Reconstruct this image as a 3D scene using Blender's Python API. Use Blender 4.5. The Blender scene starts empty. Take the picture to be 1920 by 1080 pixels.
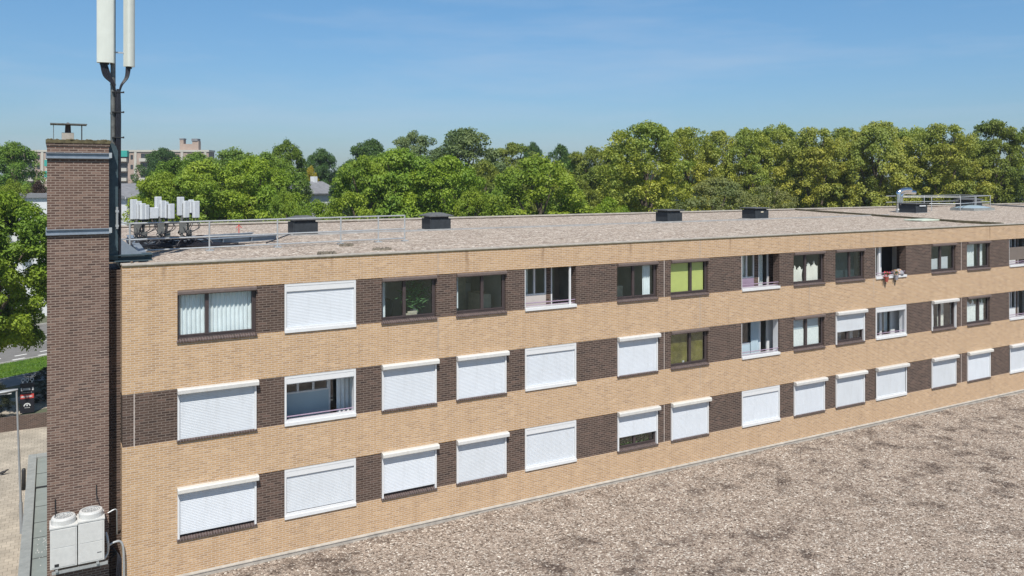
import bpy, bmesh, math, random
from mathutils import Vector, Matrix, noise
S = bpy.context.scene
COL = S.collection
R = math.radians
# ------------------------------------------------------------------ camera, sky, sun, exposure
cam_d = bpy.data.cameras.new('camera'); cam = bpy.data.objects.new('camera', cam_d); COL.objects.link(cam)
S.camera = cam
cam.location = (-1.63, -24.55, 14.91)
cam.rotation_euler = (R(90), 0, R(-29.24))
cam_d.sensor_width = 36; cam_d.lens = 36*1537/1920
cam_d.shift_y = -204/1920
cam_d.clip_start = 0.5; cam_d.clip_end = 6000
w = bpy.data.worlds.new('World'); S.world = w; w.use_nodes = True
SUN_AZ = math.atan2(-0.40, -0.916); SUN_EL = R(54)
nt = w.node_tree; nt.nodes.clear()
out = nt.nodes.new('ShaderNodeOutputWorld'); bg = nt.nodes.new('ShaderNodeBackground'); sky = nt.nodes.new('ShaderNodeTexSky')
sky.sky_type = 'NISHITA'; sky.sun_disc = False; sky.sun_elevation = SUN_EL; sky.sun_rotation = SUN_AZ
sky.air_density = 1.0; sky.dust_density = 0.6; sky.ozone_density = 2.5; sky.altitude = 0
bg.inputs['Strength'].default_value = 0.112
# thin cirrus streaks: noise stretched along the direction of view, mixed faintly into the sky
geo = nt.nodes.new('ShaderNodeTexCoord'); mp = nt.nodes.new('ShaderNodeMapping'); mp.inputs['Scale'].default_value = (1.2, 1.2, 9.0); mp.inputs['Rotation'].default_value = (0.10, 0.06, 0.3)
nz = nt.nodes.new('ShaderNodeTexNoise'); nz.inputs['Scale'].default_value = 2.2; nz.inputs['Detail'].default_value = 7; nz.inputs['Roughness'].default_value = 0.6
rp = nt.nodes.new('ShaderNodeValToRGB'); rp.color_ramp.elements[0].position = 0.44; rp.color_ramp.elements[1].position = 0.80
rp.color_ramp.elements[1].color = (.42, .42, .42, 1)
mx = nt.nodes.new('ShaderNodeMix'); mx.data_type = 'RGBA'; mx.inputs[7].default_value = (4.2, 5.0, 6.2, 1)
L = nt.links.new
L(geo.outputs['Generated'], mp.inputs[0]); L(mp.outputs[0], nz.inputs['Vector']); L(nz.outputs[0], rp.inputs[0])
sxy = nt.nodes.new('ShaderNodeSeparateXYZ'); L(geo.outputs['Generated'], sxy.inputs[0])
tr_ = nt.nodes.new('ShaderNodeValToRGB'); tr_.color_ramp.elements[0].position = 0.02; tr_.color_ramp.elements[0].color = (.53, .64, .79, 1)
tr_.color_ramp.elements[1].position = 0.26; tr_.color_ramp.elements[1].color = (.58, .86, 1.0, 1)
el_ = tr_.color_ramp.elements.new(0.48); el_.color = (.33, .48, .58, 1)  # higher sky dimmed to weaken the fill light
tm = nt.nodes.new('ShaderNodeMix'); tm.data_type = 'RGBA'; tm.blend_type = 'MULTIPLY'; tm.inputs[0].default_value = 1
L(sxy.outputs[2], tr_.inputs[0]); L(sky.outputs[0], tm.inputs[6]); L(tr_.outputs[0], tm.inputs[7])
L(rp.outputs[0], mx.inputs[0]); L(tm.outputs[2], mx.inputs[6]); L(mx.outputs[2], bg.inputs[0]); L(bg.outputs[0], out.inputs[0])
sun_d = bpy.data.lights.new('sun', 'SUN'); sun = bpy.data.objects.new('sun', sun_d); COL.objects.link(sun)
sun_d.energy = 4.9; sun_d.angle = R(0.53); sun_d.color = (1.0, 0.955, 0.88)
sd = Vector((-0.40*math.cos(SUN_EL), -0.916*math.cos(SUN_EL), math.sin(SUN_EL)))
sun.rotation_euler = sd.to_track_quat('Z', 'Y').to_euler()
S.view_settings.view_transform = 'Standard'; S.view_settings.look = 'None'; S.view_settings.exposure = 0.16; S.view_settings.gamma = 1
S.cycles.max_bounces = 8; S.cycles.transparent_max_bounces = 12; S.cycles.use_denoising = True

# ------------------------------------------------------------------ materials
MAT = {}
def newmat(name):
    m = bpy.data.materials.new(name); m.use_nodes = True; MAT[name] = m
    n = m.node_tree; return m, n, n.nodes['Principled BSDF'], n.links.new
def N(n, t, **k):
    o = n.nodes.new('ShaderNode'+t)
    for a, b in k.items():
        if a in o.inputs: o.inputs[a].default_value = b
        else: setattr(o, a, b)
    return o
def ramp(n, pts, interp='LINEAR'):
    r = n.nodes.new('ShaderNodeValToRGB'); e = r.color_ramp.elements; r.color_ramp.interpolation = interp
    while len(e) < len(pts): e.new(0.5)
    for q, (p, c) in zip(e, pts):
        q.position = p; q.color = (*c, 1) if len(c) == 3 else c
    return r
def mixc(n, f, a, b, bt='MIX'):
    m = n.nodes.new('ShaderNodeMix'); m.data_type = 'RGBA'; m.blend_type = bt
    for i, v in ((0, f), (6, a), (7, b)):
        if isinstance(v, bpy.types.NodeSocket): n.links.new(v, m.inputs[i])
        elif i == 0: m.inputs[0].default_value = v
        else: m.inputs[i].default_value = (*v, 1)
    return m.outputs[2]
def bump(n, l, h, p, s=0.3, d=0.01):
    b = n.nodes.new('ShaderNodeBump'); b.inputs['Strength'].default_value = s; b.inputs['Distance'].default_value = d
    l(h, b.inputs['Height']); l(b.outputs[0], p.inputs['Normal'])
def plain(name, c, rough=0.5, metal=0.0, var=0.12, scale=3.0, bmp=0.0, spec=0.5):
    m, n, p, l = newmat(name)
    tc = N(n, 'TexCoord'); nz = N(n, 'TexNoise', Scale=scale, Detail=6.0, Roughness=0.65); l(tc.outputs['Object'], nz.inputs['Vector'])
    r = ramp(n, [(0.3, tuple(x*(1-var) for x in c)), (0.7, tuple(min(1, x*(1+var)) for x in c))]); l(nz.outputs[0], r.inputs[0]); l(r.outputs[0], p.inputs['Base Color'])
    p.inputs['Roughness'].default_value = rough; p.inputs['Metallic'].default_value = metal; p.inputs['Specular IOR Level'].default_value = spec
    if bmp: bump(n, l, nz.outputs[0], p, bmp, 0.01)
    return m
def brick(name, c1, c2, c3, mortar, patch, bw=0.22, bh=0.07, ms=0.011, vertical=False, stains=()):
    m, n, p, l = newmat(name)
    tc = N(n, 'TexCoord'); sx = N(n, 'SeparateXYZ'); l(tc.outputs['Object'], sx.inputs[0])
    ge = N(n, 'NewGeometry'); sn = N(n, 'SeparateXYZ'); l(ge.outputs['Normal'], sn.inputs[0])
    ab = N(n, 'Math', operation='ABSOLUTE'); l(sn.outputs[0], ab.inputs[0]); gt = N(n, 'Math', operation='GREATER_THAN'); l(ab.outputs[0], gt.inputs[0]); gt.inputs[1].default_value = 0.7
    mu = N(n, 'Mix'); mu.data_type = 'FLOAT'; l(gt.outputs[0], mu.inputs[0]); l(sx.outputs[0], mu.inputs[2]); l(sx.outputs[1], mu.inputs[3])
    az = N(n, 'Math', operation='ABSOLUTE'); l(sn.outputs[2], az.inputs[0]); gz = N(n, 'Math', operation='GREATER_THAN'); l(az.outputs[0], gz.inputs[0]); gz.inputs[1].default_value = 0.7
    mv = N(n, 'Mix'); mv.data_type = 'FLOAT'; l(gz.outputs[0], mv.inputs[0]); l(sx.outputs[2], mv.inputs[2]); l(sx.outputs[1], mv.inputs[3])
    cb = N(n, 'CombineXYZ')
    if vertical: l(mv.outputs[0], cb.inputs[0]); l(mu.outputs[0], cb.inputs[1])
    else: l(mu.outputs[0], cb.inputs[0]); l(mv.outputs[0], cb.inputs[1])
    wob = N(n, 'TexNoise', Scale=9.0, Detail=2.0); l(cb.outputs[0], wob.inputs['Vector'])
    va = N(n, 'VectorMath', operation='MULTIPLY_ADD'); l(wob.outputs['Color'], va.inputs[0]); va.inputs[1].default_value = (.006, .006, 0); l(cb.outputs[0], va.inputs[2])
    bt = n.nodes.new('ShaderNodeTexBrick'); bt.offset = 0.5
    bt.inputs['Scale'].default_value = 1; bt.inputs['Brick Width'].default_value = bw; bt.inputs['Row Height'].default_value = bh
    bt.inputs['Mortar Size'].default_value = ms; bt.inputs['Mortar Smooth'].default_value = 0.15; bt.inputs['Bias'].default_value = 0
    bt.inputs['Color1'].default_value = (0, 0, 0, 1); bt.inputs['Color2'].default_value = (1, 1, 1, 1); bt.inputs['Mortar'].default_value = (.5, .5, .5, 1)
    l(va.outputs[0], bt.inputs['Vector'])
    r = ramp(n, [(0.0, c2), (0.35, c1), (0.75, c1), (1.0, c3)]); l(bt.outputs['Color'], r.inputs[0])
    n1 = N(n, 'TexNoise', Scale=0.45, Detail=5.0, Roughness=0.6); l(cb.outputs[0], n1.inputs['Vector'])
    rr = ramp(n, [(0.38, (0, 0, 0)), (0.66, (1, 1, 1))]); l(n1.outputs[0], rr.inputs[0])
    body = mixc(n, 0.0, r.outputs[0], patch, 'MIX'); mixn = body.node
    sc = N(n, 'Math', operation='MULTIPLY'); l(rr.outputs[0], sc.inputs[0]); sc.inputs[1].default_value = 0.30; l(sc.outputs[0], mixn.inputs[0])
    # fine per-face mottling
    n2 = N(n, 'TexNoise', Scale=24.0, Detail=3.0, Roughness=0.7); l(cb.outputs[0], n2.inputs['Vector'])
    r2 = ramp(n, [(0.3, (.78, .78, .78)), (0.7, (1.18, 1.18, 1.18))]); l(n2.outputs[0], r2.inputs[0])
    body = mixc(n, 1.0, body, r2.outputs[0], 'MULTIPLY')
    colr = mixc(n, bt.outputs['Fac'], body, mortar)
    ws = N(n, 'VectorMath', operation='MULTIPLY'); l(cb.outputs[0], ws.inputs[0]); ws.inputs[1].default_value = (3.2, .30, 1) if not vertical else (1, 1, 1)
    nw_ = N(n, 'TexNoise', Scale=1.0, Detail=7.0, Roughness=.62); l(ws.outputs[0], nw_.inputs['Vector'])
    rw = ramp(n, [(.30, (.80, .77, .74)), (.50, (1, 1, 1)), (.72, (1.07, 1.06, 1.04))]); l(nw_.outputs[0], rw.inputs[0])
    colr = mixc(n, .45, colr, rw.outputs[0], 'MULTIPLY')
    for (px, wd, z0, z1, cc) in stains:      # rusty run-off streaks with a place of their own
        a1 = N(n, 'Math', operation='SUBTRACT'); l(sx.outputs[0], a1.inputs[0]); a1.inputs[1].default_value = px
        nw = N(n, 'TexNoise', Scale=3.0, Detail=4.0); l(cb.outputs[0], nw.inputs['Vector'])
        a0 = N(n, 'Math', operation='MULTIPLY_ADD'); l(nw.outputs[0], a0.inputs[0]); a0.inputs[1].default_value = wd*2; a0.inputs[2].default_value = -wd
        a2 = N(n, 'Math', operation='ADD'); l(a1.outputs[0], a2.inputs[0]); l(a0.outputs[0], a2.inputs[1])
        a3 = N(n, 'Math', operation='ABSOLUTE'); l(a2.outputs[0], a3.inputs[0])
        mr = N(n, 'MapRange'); l(a3.outputs[0], mr.inputs[0]); mr.inputs[1].default_value = wd; mr.inputs[2].default_value = wd*0.2; mr.inputs[3].default_value = 0; mr.inputs[4].default_value = .5
        mz = N(n, 'MapRange'); l(sx.outputs[2], mz.inputs[0]); mz.inputs[1].default_value = z0; mz.inputs[2].default_value = z1
        m4 = N(n, 'Math', operation='MULTIPLY'); l(mr.outputs[0], m4.inputs[0]); l(mz.outputs[0], m4.inputs[1])
        colr = mixc(n, m4.outputs[0], colr, cc)
    l(colr, p.inputs['Base Color']); p.inputs['Roughness'].default_value = 0.85; p.inputs['Specular IOR Level'].default_value = 0.25
    inv = N(n, 'Math', operation='SUBTRACT'); inv.inputs[0].default_value = 1; l(bt.outputs['Fac'], inv.inputs[1])
    bump(n, l, inv.outputs[0], p, 0.5, 0.006)
    return m
def gravel(name, cols, scale, dark, darkpts, tintscale=0.25, gate=False):
    m, n, p, l = newmat(name)
    tc = N(n, 'TexCoord')
    v = n.nodes.new('ShaderNodeTexVoronoi'); v.inputs['Scale'].default_value = scale; v.inputs['Randomness'].default_value = 1; l(tc.outputs['Object'], v.inputs['Vector'])
    sp = N(n, 'SeparateColor'); l(v.outputs['Color'], sp.inputs[0])
    r = ramp(n, cols); l(sp.outputs[0], r.inputs[0])
    # crevices between the stones
    v2 = n.nodes.new('ShaderNodeTexVoronoi'); v2.feature = 'DISTANCE_TO_EDGE'; v2.inputs['Scale'].default_value = scale; l(tc.outputs['Object'], v2.inputs['Vector'])
    r3 = ramp(n, [(0.0, (.35, .33, .31)), (0.10, (1, 1, 1))]); l(v2.outputs['Distance'], r3.inputs[0])
    c = mixc(n, 1.0, r.outputs[0], r3.outputs[0], 'MULTIPLY')
    n1 = N(n, 'TexNoise', Scale=tintscale, Detail=8.0, Roughness=0.68); l(tc.outputs['Object'], n1.inputs['Vector'])
    r1 = ramp(n, darkpts); l(n1.outputs[0], r1.inputs[0])
    n4 = N(n, 'TexNoise', Scale=tintscale*5, Detail=6.0, Roughness=0.7); l(tc.outputs['Object'], n4.inputs['Vector'])
    r4 = ramp(n, [(0.35, (.8, .78, .76)), (0.65, (1.12, 1.12, 1.12))]); l(n4.outputs[0], r4.inputs[0])
    c = mixc(n, 1.0, c, r4.outputs[0], 'MULTIPLY')
    fac = r1.outputs[0]
    if gate:
        g1 = N(n, 'TexNoise', Scale=.11, Detail=3.0); l(tc.outputs['Object'], g1.inputs['Vector']); g2 = ramp(n, [(.40, (0, 0, 0)), (.54, (1, 1, 1))]); l(g1.outputs[0], g2.inputs[0])
        gm = N(n, 'Math', operation='MULTIPLY'); l(fac, gm.inputs[0]); l(g2.outputs[0], gm.inputs[1])
        rs_ = ramp(n, [(.0, (1, 1, 1)), (.55, (.95, .95, .95)), (1, (.05, .05, .05))]); l(sp.outputs[2], rs_.inputs[0]); gn = N(n, 'Math', operation='MULTIPLY'); l(gm.outputs[0], gn.inputs[0]); l(rs_.outputs[0], gn.inputs[1]); fac = gn.outputs[0]
    c = mixc(n, fac, c, dark)
    l(c, p.inputs['Base Color']); p.inputs['Roughness'].default_value = 0.9; p.inputs['Specular IOR Level'].default_value = 0.2
    h = N(n, 'Math', operation='SUBTRACT'); h.inputs[0].default_value = 1; l(v.outputs['Distance'], h.inputs[1])
    ad = N(n, 'Math', operation='MULTIPLY_ADD'); l(sp.outputs[1], ad.inputs[0]); ad.inputs[1].default_value = 0.8; l(h.outputs[0], ad.inputs[2])
    bump(n, l, ad.outputs[0], p, 0.9, 0.03)
    return m
rust = (.20, .12, .07)
tan = brick('tan_brick', (.470, .303, .163), (.375, .240, .136), (.56, .382, .222), (.55, .45, .36), (.485, .31, .16), bw=.21, bh=.062, ms=.009,
            stains=[(1.05, .09, 11.9, 12.4, rust), (10.4, .10, 11.5, 12.3, rust), (13.35, .07, 11.8, 12.3, rust), (17.2, .07, 11.9, 12.4, rust), (22.2, .08, 11.8, 12.4, rust), (40.0, .10, 11.6, 12.2, rust),
                    (5.8, .06, 11.9, 12.6, rust), (9.35, .05, 8.8, 9.7, (.36, .30, .26)), (26.8, .05, 9.0, 9.8, (.36, .30, .26)), (31.0, .06, 9.2, 10.1, (.4, .33, .28)), (20.6, .07, 6.2, 7.4, (.38, .32, .27))])
brown = brick('brown_brick', (.080, .052, .040), (.040, .027, .023), (.145, .092, .072), (.175, .140, .120), (.092, .060, .050), ms=0.011)
chim = brick('chimney_brick', (.130, .078, .062), (.070, .044, .038), (.23, .15, .118), (.27, .215, .18), (.15, .092, .072), bw=.21, bh=.066, ms=0.011)
rowlock = brick('sill_brick', (.085, .06, .055), (.05, .04, .035), (.12, .085, .08), (.15, .12, .115), (.08, .055, .05), bw=0.3, bh=0.075, ms=0.012, vertical=True)
wallred = brick('red_brick', (.30, .15, .10), (.22, .10, .07), (.38, .2, .14), (.35, .3, .25), (.3, .17, .12))
gravel('roof_gravel', [(0, (.24, .19, .16)), (.25, (.48, .41, .35)), (.5, (.60, .52, .44)), (.75, (.36, .285, .235)), (1, (.80, .74, .66))], 10, (.16, .13, .11), [(0.62, (0, 0, 0)), (0.80, (.6, .6, .6))], 0.35)
gravel('annex_gravel', [(0, (.10, .075, .06)), (.2, (.36, .29, .24)), (.5, (.54, .455, .38)), (.75, (.24, .185, .15)), (1, (.80, .74, .66))], 18, (.055, .038, .032), [(0.49, (0, 0, 0)), (0.63, (.9, .9, .9))], 0.8, True)
plain('concrete_coping', (.38, .35, .31), 0.85, var=.22, scale=4, bmp=.3)
plain('lead_flashing', (.30, .30, .30), 0.7, var=.2, scale=5)
plain('white_paint', (.66, .67, .68), 0.35, var=.04, scale=6)
plain('cream_metal', (.58, .575, .56), 0.4, var=.07, scale=9)
plain('white_slats', (.62, .655, .70), 0.42, var=.03, scale=2)
plain('dark_frame', (.060, .045, .045), 0.4, var=.15, scale=5)
plain('dark_awning', (.13, .10, .09), 0.6, var=.2, scale=8)
plain('frame_light', (.28, .25, .26), 0.5, var=.12, scale=5)
plain('black_rubber', (.022, .022, .024), 0.6, var=.2)
plain('cable_black', (.018, .018, .025), 0.45, var=.3, scale=20)
plain('steel_blue', (.24, .28, .33), 0.5, .3, var=.15, scale=6)
plain('steel_teal', (.055, .085, .10), 0.5, .3, var=.25, scale=5)
plain('galvanised', (.50, .52, .53), 0.42, .5, var=.14, scale=14)
plain('mast_metal', (.17, .17, .16), 0.5, .5, var=.35, scale=8)
plain('antenna_shell', (.60, .63, .58), 0.45, var=.05, scale=3)
plain('antenna_side', (.40, .39, .33), 0.5, var=.1, scale=3)
plain('radio_white', (.58, .61, .64), 0.45, var=.06, scale=9)
plain('unit_white', (.56, .56, .545), 0.5, var=.07, scale=7)
plain('vent_slate', (.030, .036, .043), 0.65, var=.25, scale=6, spec=.3)
plain('vent_lid', (.10, .105, .11), 0.8, var=.3, scale=8, bmp=.3)
plain('chrome', (.75, .76, .78), 0.18, 1.0, var=.05)
plain('bitumen', (.215, .245, .235), 0.8, var=.13, scale=1.2, bmp=.2)
plain('bitumen_edge', (.26, .275, .27), 0.75, var=.16, scale=4)
plain('wall_white', (.66, .68, .70), 0.8, var=.05, scale=2)
plain('wall_blue', (.42, .52, .58), 0.8, var=.05, scale=2)  # blue wall tone, also used as painted shade on white curtains
plain('wall_rose', (.50, .46, .44), 0.8, var=.06, scale=2)
plain('room_wall', (.50, .48, .45), 0.9, var=.15, scale=1.5)
plain('rail_lilac', (.36, .27, .36), 0.45, .2, var=.1)
plain('curtain_grey', (.82, .86, .88), 0.9, var=.08, scale=3)
plain('curtain_cream', (.85, .83, .76), 0.9, var=.08, scale=3)
plain('net_white', (.85, .88, .86), 0.9, var=.12, scale=12)
plain('blind_green', (.60, .64, .20), 0.7, var=.06, scale=2)
plain('blind_olive', (.16, .145, .03), 0.7, var=.5, scale=2.2)
plain('blind_brown', (.17, .14, .12), 0.7, var=.06, scale=2)
plain('joint_pale', (.50, .44, .40), 0.8, var=.2, scale=8)
plain('asphalt', (.17, .165, .16), 0.9, var=.12, scale=1.5, bmp=.1)
plain('path_tiles', (.20, .205, .21), 0.9, var=.15, scale=2)
plain('road_paint', (.72, .72, .70), 0.7, var=.1, scale=5)
plain('kerb_stone', (.42, .41, .39), 0.85, var=.15, scale=4)
plain('red_paint', (.55, .07, .06), 0.5, var=.1)
plain('pot_red', (.32, .07, .05), 0.7, var=.2)
plain('pot_grey', (.27, .27, .30), 0.8, var=.2)
plain('petal_red', (.60, .06, .09), 0.6, var=.3, scale=20)
plain('petal_peach', (.70, .42, .25), 0.6, var=.3, scale=20)
plain('petal_white', (.75, .72, .70), 0.6, var=.1, scale=20)
plain('cardboard', (.52, .47, .36), 0.8, var=.2, scale=6)
plain('slate_roof', (.20, .205, .22), 0.8, var=.2, scale=1.5)
plain('far_brick', (.37, .285, .235), 0.9, var=.12, scale=.3)
plain('far_cream', (.47, .45, .40), 0.9, var=.08, scale=.3)
plain('awning_teal', (.03, .32, .27), 0.7, var=.1, scale=1)
plain('window_dark', (.04, .045, .05), 0.2, var=.3, scale=1)
plain('lamp_grey', (.30, .32, .34), .5, .3, var=.1)
plain('dry_moss', (.20, .175, .14), .95, var=.35, scale=9)
plain('bark', (.11, .085, .065), 0.95, var=.35, scale=5, bmp=.6)
plain('pale_hatch', (.55, .62, .52), 0.6, var=.15, scale=4)
plain('moss', (.10, .085, .045), 0.95, var=.5, scale=9, bmp=.6)
plain('feather', (.03, .028, .03), 0.8)
plain('grass', (.085, .155, .022), 0.95, var=.3, scale=1.2, bmp=.5)
plain('field', (.085, .095, .055), 0.95, var=.3, scale=.05)
def paving(name, c, bw, bh):
    m, n, p, l = newmat(name); tc = N(n, 'TexCoord')
    bt = n.nodes.new('ShaderNodeTexBrick'); bt.inputs['Scale'].default_value = 1; bt.inputs['Brick Width'].default_value = bw; bt.inputs['Row Height'].default_value = bh; bt.inputs['Mortar Size'].default_value = .012
    bt.inputs['Color1'].default_value = (*[x*.88 for x in c], 1); bt.inputs['Color2'].default_value = (*[x*1.08 for x in c], 1); bt.inputs['Mortar'].default_value = (*[x*.6 for x in c], 1)
    l(tc.outputs['Object'], bt.inputs['Vector']); n1 = N(n, 'TexNoise', Scale=.6, Detail=6.0); l(tc.outputs['Object'], n1.inputs['Vector'])
    r = ramp(n, [(.35, (.78, .78, .78)), (.65, (1.08, 1.08, 1.08))]); l(n1.outputs[0], r.inputs[0])
    l(mixc(n, 1.0, bt.outputs['Color'], r.outputs[0], 'MULTIPLY'), p.inputs['Base Color']); p.inputs['Roughness'].default_value = .9
paving('paving_beige', (.42, .37, .30), .30, .30)
m, n, p, l = newmat('glass')           # window glass: clear with fresnel reflections
n.nodes.remove(p); o = n.nodes['Material Output']
fr = N(n, 'Fresnel', IOR=1.52); tr = N(n, 'BsdfTransparent'); tr.inputs[0].default_value = (.93, .97, .97, 1); gl = N(n, 'BsdfGlossy'); gl.inputs['Roughness'].default_value = 0.015
ms = N(n, 'MixShader'); ml = N(n, 'Math', operation='MULTIPLY_ADD'); l(fr.outputs[0], ml.inputs[0]); ml.inputs[1].default_value = 2.9; ml.inputs[2].default_value = .0; ml.use_clamp = True
ge = N(n, 'NewGeometry'); io = N(n, 'MapRange'); l(ge.outputs['Backfacing'], io.inputs[0]); io.inputs[3].default_value = 1.52; io.inputs[4].default_value = 1/1.52; l(io.outputs[0], fr.inputs['IOR'])
l(ml.outputs[0], ms.inputs[0]); l(tr.outputs[0], ms.inputs[1]); l(gl.outputs[0], ms.inputs[2]); l(ms.outputs[0], o.inputs[0])
m, n, p, l = newmat('skylight_dome'); p.inputs['Base Color'].default_value = (.34, .42, .46, 1); p.inputs['Roughness'].default_value = .15
def leafmat(name):
    m, n, p, l = newmat(name)
    ge = N(n, 'NewGeometry'); oi = N(n, 'ObjectInfo')
    r = ramp(n, [(0, (.78, .82, .78)), (.5, (1, 1, 1)), (1, (1.25, 1.18, 1.0))]); l(ge.outputs['Random Per Island'], r.inputs[0])
    c = mixc(n, 1.0, oi.outputs['Color'], r.outputs[0], 'MULTIPLY')
    tc = N(n, 'TexCoord'); nz = N(n, 'TexNoise', Scale=.9, Detail=3.0); l(tc.outputs['Object'], nz.inputs['Vector'])
    r2 = ramp(n, [(.35, (.72, .82, .8)), (.65, (1.22, 1.12, .9))]); l(nz.outputs[0], r2.inputs[0])
    c = mixc(n, 1.0, c, r2.outputs[0], 'MULTIPLY')
    l(c, p.inputs['Base Color']); p.inputs['Roughness'].default_value = .5; p.inputs['Specular IOR Level'].default_value = .3
    t = N(n, 'BsdfTranslucent'); l(mixc(n, 1.0, c, (1.5, 1.5, .6), 'MULTIPLY'), t.inputs[0])
    s = N(n, 'MixShader'); s.inputs[0].default_value = .32; l(p.outputs[0], s.inputs[1]); l(t.outputs[0], s.inputs[2]); l(s.outputs[0], n.nodes['Material Output'].inputs[0])
    return m
leafmat('leaf')
for nm in ('white_slats', 'cream_metal'):      # each shutter has aged a little differently and carries its own grime
    n = MAT[nm].node_tree; p = n.nodes['Principled BSDF']; l = n.links.new; src = p.inputs['Base Color'].links[0].from_socket
    oi = N(n, 'ObjectInfo'); r = ramp(n, [(0, (.93, .925, .91)), (.4, (.98, .98, .98)), (.7, (1.03, 1.03, 1.03)), (1, (1.0, .985, .94))]); l(oi.outputs['Random'], r.inputs[0])
    c = mixc(n, 1.0, src, r.outputs[0], 'MULTIPLY')
    tc = N(n, 'TexCoord'); ad = N(n, 'VectorMath', operation='MULTIPLY_ADD'); l(tc.outputs['Object'], ad.inputs[0]); ad.inputs[1].default_value = (7, 7, .8); l(oi.outputs['Random'], ad.inputs[2])
    nz = N(n, 'TexNoise', Scale=1.0, Detail=6.0, Roughness=.65); l(ad.outputs[0], nz.inputs['Vector']); r2 = ramp(n, [(.34, (.80, .79, .77)), (.5, (1, 1, 1))]); l(nz.outputs[0], r2.inputs[0])
    l(mixc(n, .28, c, r2.outputs[0], 'MULTIPLY'), p.inputs['Base Color'])

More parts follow.
